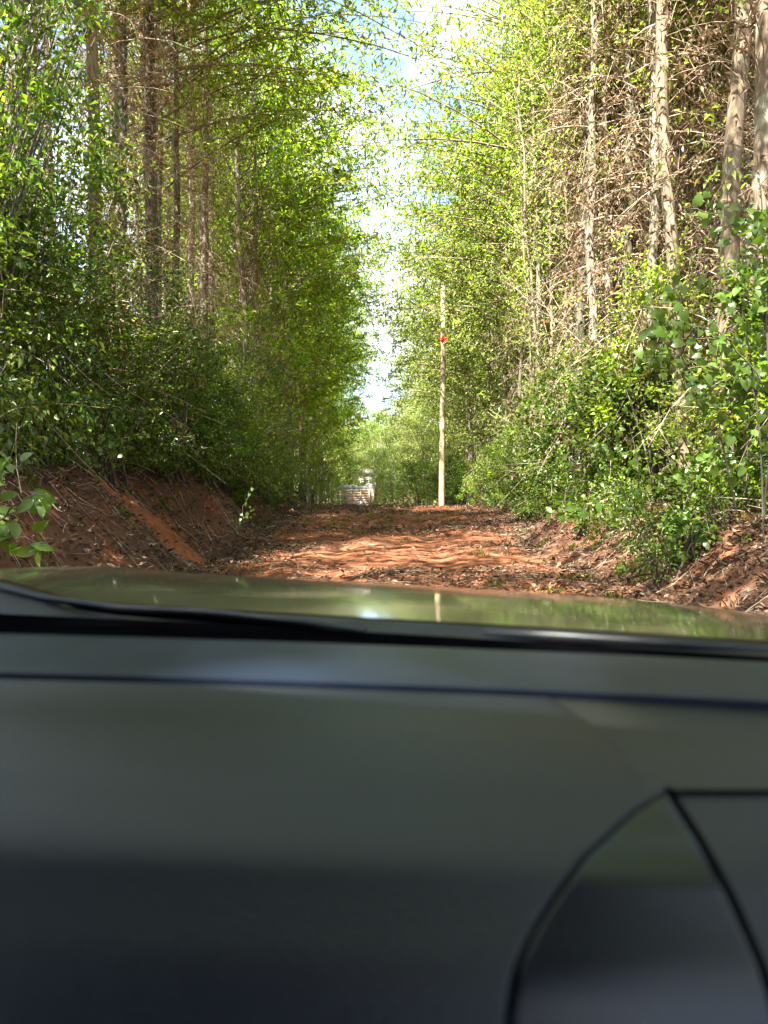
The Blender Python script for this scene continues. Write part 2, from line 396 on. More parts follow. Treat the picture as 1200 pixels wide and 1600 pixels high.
def proto_leafy(seed, H=16.0, r=.13, bark=None, leaf=None, first=2.0, nb=54, reach=3.9, L=.19, dens=10, twm=None, arch=0, areach=4.6, lace=0):
    g = np.random.default_rng(seed)
    t = MB(); c = MB()
    k = 14; zz = np.linspace(0, H, k); off = np.cumsum(g.normal(0, .09, (k, 2)), 0)
    P = np.column_stack([off[:, 0], off[:, 1], zz]); P[0] = (0, 0, -.3)
    tube(t, P, np.linspace(r, r * .22, k) * (1 + .25 * (np.arange(k) == 0)), None, 9, 0, .04, g)
    for b in range(nb + arch + lace):
        f = first / H + (1 - first / H) * (b + g.random()) / nb
        if b >= nb: f = g.uniform(.38, .92)
        f = min(f, .985); p0 = np.array([np.interp(f * H, zz, P[:, q_]) for q_ in range(3)])
        az = b * 2.4 + g.normal(0, .4); el = g.uniform(.25, .95) + .25 * f
        ln = reach * (1.0 - .45 * max(0, f - .6) / .4) * g.uniform(.6, 1.15)
        if b >= nb: az = g.normal(0, .35); ln = areach * g.uniform(.75, 1.12); el = g.uniform(.1, .6)
        lacy = b >= nb + arch
        if lacy: ln = areach * g.uniform(1.15, 1.5); el = g.uniform(-.05, .5)
        d = branch_dir(az, el); p2 = p0 + d * ln + np.array([0, 0, -.12 * ln]); p1 = p0 + d * ln * .5 + np.array([0, 0, .10 * ln])
        B = bez(p0, p1, p2, 7); rb = .012 + .012 * ln / 3
        tube(c, B, rb, .004, 4, 1)
        nt_ = int(4 + ln * 3.2)
        for w in range(nt_):
            u = .22 + .78 * (w + g.random()) / nt_
            q0 = np.array([np.interp(u, np.linspace(0, 1, 7), B[:, q_]) for q_ in range(3)])
            dd = norm(d * .6 + g.normal(0, .55, 3) + np.array([0, 0, -.05])); tl = g.uniform(.35, .85)
            T = bez(q0, q0 + dd * tl * .5 + [0, 0, .05], q0 + dd * tl + [0, 0, -.1], 4)
            if w % 2 == 0: tube(c, T, .006, .002, 3, 1)
            m_ = dens if not (b >= nb + arch) else max(3, dens // 2)
            uu = g.random(m_) ** .8; Q = np.stack([np.interp(uu, np.linspace(0, 1, 4), T[:, q_]) for q_ in range(3)], 1) + g.normal(0, .035, (m_, 3))
            DD = norm(dd)[None] * .6 + g.normal(0, .6, (m_, 3)); l = L * g.uniform(.6, 1.3, m_)
            leaves(c, Q, DD, l, l * .30, 0, g, .3)
    root = empty('leafy_tree')
    link('trunk', t.mesh('trunk', [bark or BARK_BROWN], True), root)
    link('crown', c.mesh('crown', [leaf or G_YEL, twm or BARK_BROWN]), root)
    return root

def proto_bare(seed, H=18.0, r=.14, bark=None, ntw=200, low=1.5, dry=True):
    """tall trunk with a tangle of dead twigs low down and a high leafy crown"""
    g = np.random.default_rng(seed)
    t = MB(); c = MB(); w = MB()
    k = 14; zz = np.linspace(0, H, k); off = np.cumsum(g.normal(0, .035, (k, 2)), 0)
    P = np.column_stack([off[:, 0], off[:, 1], zz]); P[0] = (0, 0, -.3)
    tube(t, P, np.linspace(r, r * .4, k) * (1 + .2 * (np.arange(k) == 0)), None, 9, 0, .05, g)
    at = lambda h: np.array([np.interp(h, zz, P[:, q_]) for q_ in range(3)])
    for b in range(ntw):
        h = low + (H * .62) * g.random(); p0 = at(h); az = g.uniform(0, 6.28); ln = g.uniform(.4, 2.0); d = branch_dir(az, g.uniform(-.5, .8))
        B = bez(p0, p0 + d * ln * .5 + [0, 0, g.uniform(0, .3)], p0 + d * ln + [0, 0, g.uniform(-.8, .15)], 5)
        tube(w, B, g.uniform(.006, .016), .003, 3, 0)
        for s in range(3):
            u = g.uniform(.3, 1); q0 = np.array([np.interp(u, np.linspace(0, 1, 5), B[:, q_]) for q_ in range(3)])
            dd = norm(g.normal(0, 1, 3) + [0, 0, -.6]); tl = g.uniform(.2, .8)
            T = bez(q0, q0 + dd * tl * .5, q0 + dd * tl + [0, 0, -.25 * tl], 3)
            tube(w, T, .005, .002, 3, 0)
            if dry: spray(w, g, T[1:], 4, .13, .25, 1, .06)
    for b in range(26):
        h = H * (.5 + .5 * (b + g.random()) / 26); p0 = at(min(h, H * .99)); az = b * 2.4; ln = g.uniform(1.2, 2.8); d = branch_dir(az, g.uniform(.2, 1.0))
        B = bez(p0, p0 + d * ln * .5 + [0, 0, .15], p0 + d * ln, 6); tube(c, B, .022, .005, 4, 1)
        Q = B[2:]; spray(c, g, Q, 26, .15, .3, 0, .28)
    for b in range(16):        # odd green sprigs among the dead wood
        h = 2 + 8 * g.random(); p0 = at(h) + g.normal(0, .5, 3) * [1, 1, .2]; spray(c, g, p0[None], 14, .12, .4, 0, .14)
    root = empty('bare_trunked_tree')
    link('trunk', t.mesh('trunk', [bark or BARK_TAN], True), root)
    tw = link('dead_twigs', w.mesh('dead_twigs', [TWIG_DRY, DRYLEAF]), root); tw['kind'] = 'stuff'
    link('crown', c.mesh('crown', [G_PALE, BARK_BROWN]), root)
    return root

def proto_pole_tree(seed, H=12.0, r=.05, bark=None):
    """slender sapling-like stems with light foliage"""
    g = np.random.default_rng(seed); t = MB(); c = MB()
    k = 12; zz = np.linspace(0, H, k); off = np.cumsum(g.normal(0, .05, (k, 2)), 0)
    P = np.column_stack([off[:, 0], off[:, 1], zz]); P[0] = (0, 0, -.2)
    tube(t, P, r, r * .35, 7, 0, .05, g)
    for b in range(34):
        h = H * (.15 + .85 * (b + g.random()) / 34); p0 = np.array([np.interp(h, zz, P[:, q_]) for q_ in range(3)])
        d = branch_dir(g.uniform(0, 6.28), g.uniform(.4, 1.15)); ln = g.uniform(.5, 1.8)
        B = bez(p0, p0 + d * ln * .5, p0 + d * ln + [0, 0, .05], 5); tube(c, B, .010, .003, 3, 1)
        if g.random() < .5 + .4 * h / H: spray(c, g, B[1:], 9, .13, .3, 0, .13)
    root = empty('slender_tree')
    link('trunk', t.mesh('trunk', [bark or BARK_PALE], True), root)
    link('crown', c.mesh('crown', [G_PALE, TWIG_DRY]), root)
    return root

def proto_shrub(seed, H=3.5, rad=1.3, L=.075, n=5200, leaf=None, nst=16, shape='rhomb', wr=.5, dry=.0, pw=.6, name='bush', clump=70, cen=.42):
    g = np.random.default_rng(seed); s = MB(); c = MB()
    for b in range(nst):
        a = g.uniform(0, 6.28); rr = rad * g.uniform(.2, .85); h = H * g.uniform(.55, 1.0)
        tube(s, bez([g.normal(0, .12), g.normal(0, .12), -.15], [rr * .3 * math.cos(a), rr * .3 * math.sin(a), h * .55], [rr * math.cos(a), rr * math.sin(a), h], 6), .022, .005, 4, 0)
    nc = max(6, n // clump)
    a = g.uniform(0, 6.28, nc); hh = g.random(nc) ** pw * .97 + .02
    prof = np.sqrt(np.clip(1 - (hh - cen) ** 2 / (.62 if cen < .4 else .36), .05, 1)); rr = rad * prof * g.random(nc) ** .35
    C = np.stack([rr * np.cos(a), rr * np.sin(a), hh * H], 1) + g.normal(0, .06, (nc, 3))
    cs = g.uniform(.05, .22, nc) * rad
    P = np.repeat(C, clump, 0) + g.normal(0, 1, (nc * clump, 3)) * np.repeat(cs, clump)[:, None] * [1, 1, .75]
    D = norm(P - [0, 0, H * .35]) * .7 + g.normal(0, .7, P.shape); D[:, 2] -= .2
    l = L * g.uniform(.6, 1.35, len(P))
    P[:, 2] = np.maximum(P[:, 2], .03)
    leaves(c, P, D, l, l * wr, 0, g, .3, shape)
    for b in range(int(5 + 4 * H)):
        q_ = C[g.integers(nc)]; d = norm(np.array([q_[0], q_[1], H * .25 * g.random()]) + g.normal(0, .3, 3)); ln = g.uniform(.25, .6) * min(rad, 1.3) + .1
        B = bez(q_, q_ + d * ln * .5 + [0, 0, .1 * ln], q_ + d * ln + [0, 0, g.uniform(-.3, .35) * ln], 6); tube(c, B, .006, .003, 3, 1)
        spray(c, g, B[1:], max(3, int(7 * rad)) if shape == 'rhomb' else 2, L, wr, 0, .05)
    if dry:
        for b in range(int(dry * 60)):
            p = C[g.integers(nc)]; d = norm(g.normal(0, 1, 3) + [0, 0, -.8]); ln = g.uniform(.3, 1.2)
            tube(c, bez(p, p + d * ln * .5 + g.normal(0, .1, 3), p + d * ln, 4), .006, .003, 3, 1)
    root = empty(name)
    link('stems', s.mesh('stems', [BARK_DARK], True), root)['kind'] = 'stuff'
    link('foliage', c.mesh('foliage', [leaf or G_DARK, TWIG_DRY]), root)
    return root

NUM = ['first', 'second', 'third', 'fourth', 'fifth', 'sixth', 'seventh', 'eighth', 'ninth', 'tenth', 'eleventh', 'twelfth', 'thirteenth', 'fourteenth', 'fifteenth',
       'sixteenth', 'seventeenth', 'eighteenth', 'nineteenth', 'twentieth', 'twenty-first', 'twenty-second', 'twenty-third', 'twenty-fourth', 'twenty-fifth', 'twenty-sixth', 'twenty-seventh', 'twenty-eighth', 'twenty-ninth', 'thirtieth', 'thirty-first', 'thirty-second', 'thirty-third', 'thirty-fourth', 'thirty-fifth', 'thirty-sixth', 'thirty-seventh', 'thirty-eighth', 'thirty-ninth', 'fortieth']
NUM += [t + '-' + u for t in ('forty', 'fifty', 'sixty') for u in ('first', 'second', 'third', 'fourth', 'fifth', 'sixth', 'seventh', 'eighth', 'ninth')]
first_use = {}
def put(proto, x, y, label, cat, group=None, rz=None, s=1.0, sz=None, lean=(0, 0), dz=0.0):
    if proto.name in first_use: o = copy_tree(proto)
    else: o = proto; first_use[proto.name] = 1
    o.location = (x, y, gz(x, y) + dz)
    o.rotation_euler = (lean[0], lean[1], random.uniform(0, 6.28) if rz is None else rz)
    o.scale = (s, s, sz or s)
    tag(o, label, cat, group)
    return o
def PX(px, D): return (px - 600) / FPX * D

random.seed(5)
LEAFY = [proto_leafy(101, 17, .13, BARK_BROWN, G_YEL, arch=12, lace=5), proto_leafy(102, 18, .12, BARK_BROWN, G_YEL, reach=4.0, arch=10, lace=4), proto_leafy(103, 16, .14, BARK_PALE, G_YEL, first=3.2, nb=40, arch=14, lace=6)]
LEAFY_R = [proto_leafy(111, 17, .11, BARK_PALE, G_PALE, reach=2.9, nb=46, dens=9, arch=16, areach=4.7, lace=4), proto_leafy(112, 16, .12, BARK_TAN, G_PALE, reach=3.0, nb=46, dens=9, arch=16, areach=4.8, lace=4)]
LEAFY_D = [proto_leafy(121, 15, .14, BARK_DARK, G_MID, first=7.5, nb=24, reach=2.6, dens=6, L=.15), proto_leafy(122, 17, .12, BARK_BROWN, G_MID, first=8.5, nb=22, reach=2.4, dens=6, L=.15)]
BARE = [proto_bare(131, 18, .13, BARK_TAN), proto_bare(132, 19, .15, BARK_BROWN), proto_bare(133, 17, .11, BARK_PALE), proto_bare(134, 18, .13, BARK_DARK, 110)]
THIN = [proto_bare(171, 17, .065, BARK_TAN, 60), proto_bare(172, 18, .08, BARK_BROWN, 70), proto_bare(173, 16, .055, BARK_PALE, 50)]
LEFT_T = [proto_bare(161, 18, .14, BARK_DARK, 34, dry=False), proto_bare(162, 17, .16, BARK_BROWN, 34, dry=False), proto_bare(163, 18, .11, BARK_DARK, 26, dry=False)]
BARE_H = [proto_bare(135, 18, .13, BARK_TAN, 60), proto_bare(136, 19, .15, BARK_BROWN, 60), proto_bare(137, 17, .11, BARK_PALE, 60), BARE[3]]
SLIM = [proto_pole_tree(141), proto_pole_tree(142, 13, .045, BARK_TAN), proto_pole_tree(143, 11, .055, BARK_PALE)]

# ---- leafy row along the foot of the left wall (front row overhangs the road)
k = 0
for y in np.concatenate([np.arange(25, 46, 2.3), np.arange(48, 80, 4.0)]):
    x = -4.7 - .2 * random.random() - (.3 if y < 20 else 0) + .5 * float(sstep(24, 32, y)) - 1.2 * float(sstep(44, 70, y))
    put(LEAFY[k % 3], x + random.uniform(-.3, .3), y + random.uniform(-.6, .6), f'{NUM[k]} yellow-green leafy tree from the car along the left edge of the road', 'tree', 'leafy trees lining the left side of the road', rz=random.uniform(-.5, .5), s=random.uniform(.88, 1.08))
    k += 1
ARCH = [proto_leafy(151, 15, .10, BARK_DARK, G_YEL, first=9.5, nb=14, reach=2.6, dens=9, arch=22, areach=5.3, L=.16, lace=6)]
k = 0
for (x, y, rz) in ((-5.3, 12.5, 0.1), (-5.0, 15.5, .2), (-5.1, 18.0, -.1), (5.0, 24.0, 3.2), (-5.2, 8.0, .1), (-5.3, 4.0, -.2), (-5.1, 0.0, .2), (5.4, 7.0, 3.1), (5.5, 2.5, 3.3), (5.4, -2, 3.0), (-5.2, -4.5, 0)):  # those beside and behind the car are unseen, added to dapple the road
    put(ARCH[0], x, y, f'{NUM[k]} slim tree that arches its high lacy branches over the road', 'tree', 'trees arching over the road', rz=rz); k += 1
# second / third row, darker, behind
k = 0
for y in np.arange(9, 60, 3.1):
    for row in (0, 1, 2):
        x = -6.9 - row * 2.4 + random.uniform(-.7, .7)
        if (y > 40 and row > 0) or row == 2 or (row == 1 and y < 24): continue
        put(LEAFY_D[(k + row) % 2] if y < 30 else LEAFY[(k + row) % 3], x, y + random.uniform(-1.2, 1.2), f'{NUM[k]} tall tree from the car in the {NUM[row + 1]} row behind the left bank', 'tree', 'trees standing deep behind the left bank', s=random.uniform(.85, 1.1))
    k += 1
# trees beside and behind the car: their canopy shades it
k = 0
for (x, y) in ((-5.4, 4.5), (-5.6, 1), (-5.2, -2.5), (-5.8, -6), (-7.9, -1), (-8.3, 3), (-8.2, -6), (-5.4, -10), (5.8, 2), (6.2, -3), (5.9, -8)):
    put((LEAFY_D + LEAFY)[k % 5], x, y, f'{NUM[k]} leafy tree of the roadside stand beside and behind the car', 'tree', 'trees beside and behind the car', s=random.uniform(.9, 1.05)); k += 1

# ---- right wall: leafy edge then bare trunks
k = 0
for y in np.concatenate([np.arange(28.0, 48, 2.0), np.arange(50, 84, 4.2)]):
    put(LEAFY_R[k % 2], 4.7 + random.uniform(-.3, .4), y + random.uniform(-.6, .6), f'{NUM[k]} pale green leafy tree from the car along the right edge of the road', 'tree', 'pale leafy trees lining the right side of the road', rz=math.pi + random.uniform(-.5, .5), s=random.uniform(.88, 1.06)); k += 1
heroes = [  # px at mid height, distance, proto, scale, lean, words
    (930, 16.0, 2, 1.0, (0, -.01), 'tall straight pale trunk with a knobbly sunlit edge'),
    (1130, 11.0, 0, 1.15, (0, .02), 'thick tan trunk with a dry vine hanging down it'),
    (1075, 12.3, 0, .95, (0, .05), 'tan trunk leaning slightly to the right'),
    (1182, 10.2, 1, 1.05, (0, .0), 'stout mottled trunk nearest to the car'),
    (1020, 13.6, 2, .95, (0, .02), 'pale trunk wrapped in pale dry twigs'),
    (905, 18.0, 3, 1.0, (0, -.03), 'dark trunk behind the straight pale one'),
    (985, 15.6, 3, .9, (0, .02), 'dark thin trunk between the two pale ones'),
    (850, 22.0, 2, .8, (0, -.02), 'slim pale trunk at the edge of the dry tangle'),
    (1050, 16.5, 1, .9, (0, .0), 'brown trunk half hidden behind the leaning one'),
    (1160, 14.0, 3, 1.0, (0, .03), 'dark trunk seen between the two stout ones')]
for (px, D, pi, s, ln, w) in heroes:
    put(BARE_H[pi], PX(px, D), D, w + ' in the right-hand stand', 'tree', 'bare-trunked trees of the right-hand stand', s=s, lean=ln)
k = 0
for y in np.arange(11.5, 34, 1.9):
    for row in (0, 1, 2):
        x = 5.9 + row * 2.0 + random.uniform(-.7, .7)
        if y > 34 and row == 2: continue
        if x < 4.9 + .09 * y: x += .6
        put(BARE[(k * 2 + row) % 4], x, y + random.uniform(-1, 1), f'{NUM[k]} bare-trunked tree from the car in the {NUM[row + 1]} row of the dry stand', 'tree', 'bare-trunked trees deep in the right-hand stand', s=random.uniform(.8, 1.05), lean=(random.uniform(-.03, .03), random.uniform(-.04, .04))); 
    k += 1
k = 0
for (px, X_) in ((780, 4.3), (795, 4.6), (812, 4.3), (826, 4.8), (842, 4.4), (862, 4.6), (768, 4.4), (880, 4.5), (750, 4.3), (735, 4.2), (835, 5.6), (807, 5.3), (788, 5.4), (852, 5.5), (870, 5.3)):
    D = X_ / (px - 600) * 1200
    put(SLIM[k % 3], PX(px, D), D, f'{NUM[k]} thin pale stem of the thicket to the right of the utility pole', 'tree', 'thin pale stems to the right of the pole', s=random.uniform(.9, 1.15), lean=(random.uniform(-.05, .05), random.uniform(-.09, .05))); k += 1
# left hero trunks
hl = [(30, 11.5, BARE[2], .8, 'pale grey trunk half hidden by leaves at the outer end of the left bank'),
      (147, 12.0, BARE[0], .9, 'brown trunk rising out of the tall dark bushes'),
      (196, 14.2, BARE[3], .8, 'dark straight trunk with open sky on both sides'),
      (236, 15.0, BARE[3], 1.05, 'thickest dark trunk of the left-hand stand'),
      (275, 17.5, BARE[3], .75, 'slim dark trunk beside the thickest one'),
      (318, 20.5, BARE[1], .85, 'forked brown trunk before the bright gap of sky'),
      (404, 26.0, BARE[2], .9, 'pale trunk catching the sun among bright leaves')]
for (px, D, pr, s, w) in hl:
    put(pr, PX(px, D), D, w, 'tree', 'trunks of the left-hand stand', s=s)

k = 0
for y in np.arange(11.0, 27, 1.15):
    x = -5.3 - 2.6 * random.random()
    put(LEFT_T[k % 3], x, y, f'{NUM[k]} straight dark trunk from the car standing behind the left bushes', 'tree', 'straight dark trunks behind the left bushes', s=random.uniform(.85, 1.1), lean=(random.uniform(-.02, .02), random.uniform(-.03, .03))); k += 1
k = 0
for y in np.arange(13.0, 34, .45):
    x = 4.9 + 2.6 * random.random()
    put(THIN[k % 3], x, y, f'{NUM[k]} thin grey-brown trunk from the car in the dry twiggy stand', 'tree', 'thin trunks of the dry twiggy stand', s=random.uniform(.85, 1.15), lean=(random.uniform(-.03, .03), random.uniform(-.04, .04))); k += 1
k = 0
g = np.random.default_rng(91)
for n_ in range(34):
    y = 19 + 30 * g.random(); x = 4.3 + 2.4 * g.random()
    put(SLIM[n_ % 3], x, y, f'{NUM[n_]} slim straight stem of the sunlit stand between the leafy and the dry trees', 'tree', 'slim straight stems of the right-hand stand', s=float(g.uniform(1.0, 1.35)), lean=(float(g.normal(0, .02)), float(g.normal(0, .025))))

# ---- bushes
BUSH_D = [proto_shrub(201, 3.2, 1.25, .075, 4400, G_DARK, pw=.9, cen=.25, dry=.4, clump=44), proto_shrub(202, 4.2, 1.2, .07, 5000, G_DARK, dry=.7, pw=.9, cen=.25, clump=40)]
BUSH_Y = [proto_shrub(231, 3.4, 1.2, .085, 3200, G_YEL, dry=.4, pw=.9, cen=.25, wr=.45, clump=34), proto_shrub(232, 2.2, 1.0, .08, 2200, G_PALE, dry=.5, wr=.5, clump=30)]
BUSH_M = [proto_shrub(203, 2.6, 1.1, .085, 3000, G_MID, wr=.55, dry=.6, clump=34), proto_shrub(204, 1.7, .9, .09, 2600, G_MID, wr=.5)]
BUSH_T = [proto_shrub(205, 6.6, 1.3, .082, 5200, G_DARK, 20, clump=40, pw=1.05, dry=.5, name='tall_bush', cen=.2), proto_shrub(206, 5.6, 1.2, .085, 4600, G_MID, 18, clump=36, pw=1.05, name='tall_bush', cen=.2)]
VINE = [proto_shrub(207, 3.0, 1.1, .10, 2800, G_BIG, shape='heart', wr=.85, dry=1.0, name='vine_bush', clump=26), proto_shrub(208, 2.2, .9, .09, 2400, G_BIG, shape='heart', wr=.85, dry=.8, name='vine_bush', clump=24)]
WEED = [proto_shrub(221, .55, .42, .06, 420, G_MID, 5, name='weed_clump', clump=20), proto_shrub(222, .4, .5, .05, 500, G_DARK, 5, name='weed_clump', clump=20), proto_shrub(223, .7, .35, .09, 220, G_BIG, 6, shape='heart', wr=.7, name='weed_clump', clump=12)]
k = 0
left_b = [(-4.95, 8.2, 't0'), (-5.5, 9.8, 't1'), (-5.0, 11.2, 't0'), (-4.7, 12.8, 'd1'), (-5.7, 12.6, 't0'), (-5.3, 14.3, 't1'), (-4.5, 15.6, 'd0'), (-5.0, 17.0, 'd1'), (-4.4, 18.5, 'm0'), (-4.8, 20.2, 'd1'), (-4.6, 22.3, 'd0'),
          (-4.9, 24.5, 'm0'), (-4.7, 27.0, 'd0'), (-4.8, 29.5, 'm0'), (-5.2, 32, 'd1'), (-6.8, 10.5, 't1'), (-7.2, 13.5, 't0'), (-6.4, 16.5, 't0'), (-6.6, 20, 't1'), (-6.5, 24, 't0'), (-6.2, 7.0, 't1'), (-6.4, 28, 't1'), (-5.0, 36, 'd1'), (-5.2, 41, 'm0'),
          (-4.25, 7.6, 't1'), (-4.3, 9.2, 'd1'), (-4.5, 10.4, 't0'), (-4.2, 11.8, 'd1'), (-4.35, 13.4, 't1'), (-4.1, 14.8, 'd0'), (-4.3, 16.2, 't0'), (-4.5, 18.0, 't1'), (-4.3, 19.6, 'd1'), (-4.5, 21.4, 't0'), (-4.3, 23.4, 'd1'), (-4.7, 25.6, 't1'), (-4.4, 28.2, 'd1'), (-4.7, 31, 't1'), (-4.3, 33.5, 'm0'), (-4.0, 37, 'm0'), (-3.9, 14.2, 'd0'), (-3.75, 15.8, 'm1'), (-3.85, 17.2, 'd0'), (-3.9, 19.0, 'd1'), (-3.9, 21.0, 'd0'), (-4.0, 23.2, 'm0'), (-4.2, 26.2, 'd0'), (-4.3, 7.0, 'd0'), (-4.35, 8.4, 'd1'), (-4.6, 9.6, 'd0')]
bm = {'t0': BUSH_T[0], 't1': BUSH_T[1], 'd0': BUSH_D[0], 'd1': BUSH_D[1], 'm0': BUSH_M[0], 'm1': BUSH_M[1], 'v0': VINE[0], 'v1': VINE[1], 'y0': BUSH_Y[0], 'y1': BUSH_Y[1]}
bw = {'t': 'tall dense dark bush', 'd': 'rounded dark green bush', 'm': 'bright green bush', 'v': 'broad-leaved climber heap', 'y': 'loose yellow-green bush'}
for (x, y, c) in sorted(left_b, key=lambda b_: b_[1]):
    if y > 10 and k % 5 == 2: c = 'y0'
    if y > 19 and k % 2 == 0: c = 'y%d' % (k // 2 % 2)
    put(bm[c], x, y, f'{bw[c[0]]}, {NUM[k]} from the car on top of the left red bank', 'bush', 'bushes along the left bank', s=(s_ := random.uniform(.75, 1.1)), sz=s_ * random.uniform(.7, 1.25) * (.52 if c[0] == 't' and y > 10.8 else 1), lean=(random.uniform(-.1, .1), random.uniform(-.05, .16))); k += 1
k = 0
right_b = [(4.35, 7.6, 'v0'), (5.0, 8.6, 'd1'), (4.5, 9.6, 'v0'), (5.6, 10.2, 'm0'), (4.4, 11.2, 'd0'), (4.3, 8.7, 'd0'), (4.2, 12.6, 'm0'), (4.3, 14.0, 'v0'), (4.25, 16.8, 'd0'), (4.3, 19.4, 'v0'), (4.4, 21.8, 'd0'), (4.2, 24.0, 'v0'), (4.1, 27.6, 'm0'), (3.9, 30.0, 'm0'), (3.5, 32.6, 'm1'), (3.3, 36.5, 'm0'), (3.1, 40.0, 'm0'), (5.7, 12.2, 'v0'), (4.6, 13.2, 'v1'), (5.5, 14.2, 'd1'), (4.5, 15.3, 'm0'), (5.2, 16.6, 'v0'), (4.4, 18.0, 'v1'), (5.3, 18.8, 'm0'), (4.6, 20.6, 'm0'),
           (4.3, 22.6, 'm1'), (5.0, 24.5, 'v0'), (4.4, 26.5, 'm0'), (4.9, 29.0, 'd0'), (4.2, 31.0, 'm1'), (4.8, 34, 'm0'), (5.8, 6.4, 'd1'), (6.6, 8.6, 't1'), (3.6, 34.5, 'm1'), (6.9, 11.5, 'd1'), (6.7, 15, 'v0'), (6.4, 21, 'v0'), (6.2, 26, 'm0')]
for (x, y, c) in sorted(right_b, key=lambda b_: b_[1]):
    if k % 3 == 1: c = 'y%d' % (k % 2)
    if y < 15: x += .35
    put(bm[c], x, y, f'{bw[c[0]]}, {NUM[k]} from the car on the right-hand bank', 'bush', 'bushes along the right bank', s=(s_ := random.uniform(.7, 1.0)), sz=s_ * random.uniform(.75, 1.35), lean=(random.uniform(-.1, .1), random.uniform(-.16, .05))); k += 1

# low weeds on both slopes
k = 0
for n_ in range(110):
    left = n_ % 2 == 0
    y = (9 if n_ % 3 else 12) + 20 * random.random() ** 1.3; x = (-3.35 - .7 * random.random() - .03 * (y - 12)) if left else (3.35 + .9 * random.random() + .03 * (y - 12))
    if left and y < 13.5 : continue
    put(WEED[n_ % 3], x, y, f'low green weed clump, {NUM[n_ // 2]} of those on the slope of the {"left" if left else "right"} bank', 'weed', 'low weed clumps on the bank slopes', s=random.uniform(.6, 1.2)); k += 1

# ---- far trees beyond the crest
def proto_far(seed, H=13, rad=4.0, n=9000, leaf=None):
    g = np.random.default_rng(seed); t = MB(); c = MB()
    tube(t, [(0, 0, -.5), (g.normal(0, .2), 0, H * .4), (g.normal(0, .3), 0, H * .9)], .22, .06, 8, 0)
    for b in range(26):
        h = H * (.22 + .74 * (b + g.random()) / 26); a = b * 2.4; rr = rad * g.uniform(.55, 1) * (1 - .5 * max(0, h / H - .6) / .4)
        p2 = np.array([rr * math.cos(a), rr * math.sin(a), h + rr * .18]); B = bez([0, 0, h * .92], p2 * .5 + [0, 0, h * .5 + .3], p2, 6)
        tube(c, B, .05, .01, 4, 1)
        for q0 in B[2:]:
            m_ = n // 104; P = q0 + g.normal(0, 1, (m_, 3)) * [.55, .55, .25]
            D = g.normal(0, .7, (m_, 3)); D[:, 2] -= .2; l = .22 * g.uniform(.6, 1.3, m_); leaves(c, P, D, l, l * .33, 0, g, .3)
    root = empty('spreading_tree'); link('trunk', t.mesh('trunk', [BARK_BROWN], True), root); link('crown', c.mesh('crown', [leaf or G_FAR, BARK_BROWN]), root)
    return root
FAR = [proto_far(301), proto_far(302, 15, 4.5), proto_far(303, 11, 3.6, leaf=G_PALE)]
k = 0
for (px, D, s) in ((600, 96, 1.0), (640, 88, .95), (668, 76, .85), (700, 70, .9), (735, 62, .9), (622, 110, 1.1), (575, 105, 1.0), (545, 92, .95), (520, 84, .9), (655, 100, 1.2), (690, 92, 1.1), (720, 80, 1.1), (500, 100, 1.1), (590, 130, 1.2), (560, 140, 1.2), (640, 125, 1.2),
                   (760, 75, 1), (480, 75, .9), (662, 56, .62), (702, 50, .6), (730, 46, .6), (587, 72, .5), (556, 76, .42)):
    put(FAR[k % 3], PX(px, D), D, f'olive spreading tree beyond the crest of the road, {NUM[k]} in the far group', 'tree', 'spreading trees beyond the crest', s=s); k += 1
k = 0
for (px, D, c) in ((655, 47, 'm0'), (690, 42, 'm1'), (712, 38, 'm1'), (740, 36, 'm1'), (640, 58, 'd0'), (615, 66, 'd0'), (600, 74, 't1'), (628, 76, 'd1'), (528, 70, 't0'), (542, 72, 't1'), (610, 70, 't0'), (505, 52, 'm0'), (516, 58, 'm0'), (488, 46, 'm0'), (670, 60, 'd1'), (590, 84, 'd1'), (560, 84, 'd1'), (536, 78, 'd1')):
    put(bm[c], PX(px, D), D, f'{bw[c[0]]}, {NUM[k]} of those beyond the crest of the road', 'bush', 'bushes beyond the crest', s=random.uniform(1.0, 1.3)); k += 1

# ---- backdrop forest masses so that no open horizon shows between the stems
mb = MB(); g = np.random.default_rng(77)
for (x0, x1, y0, y1, n_, H_) in ((-60, -22, 10, 110, 30000, 6), (14, 60, 8, 110, 50000, 11), (-60, 60, 110, 170, 40000, 14)):
    P = np.stack([g.uniform(x0, x1, n_), g.uniform(y0, y1, n_), g.random(n_) ** .9 * H_ - 2], 1)
    P[:, :2] += g.normal(0, .5, (n_, 2)); l = g.uniform(.35, .8, n_); leaves(mb, P, g.normal(0, 1, (n_, 3)), l, l * .5, 0, g)
o = link('forest_mass', mb.mesh('forest_mass', [G_FAR])); tag(o, 'mass of far forest foliage behind both roadside stands', 'forest', kind='stuff')

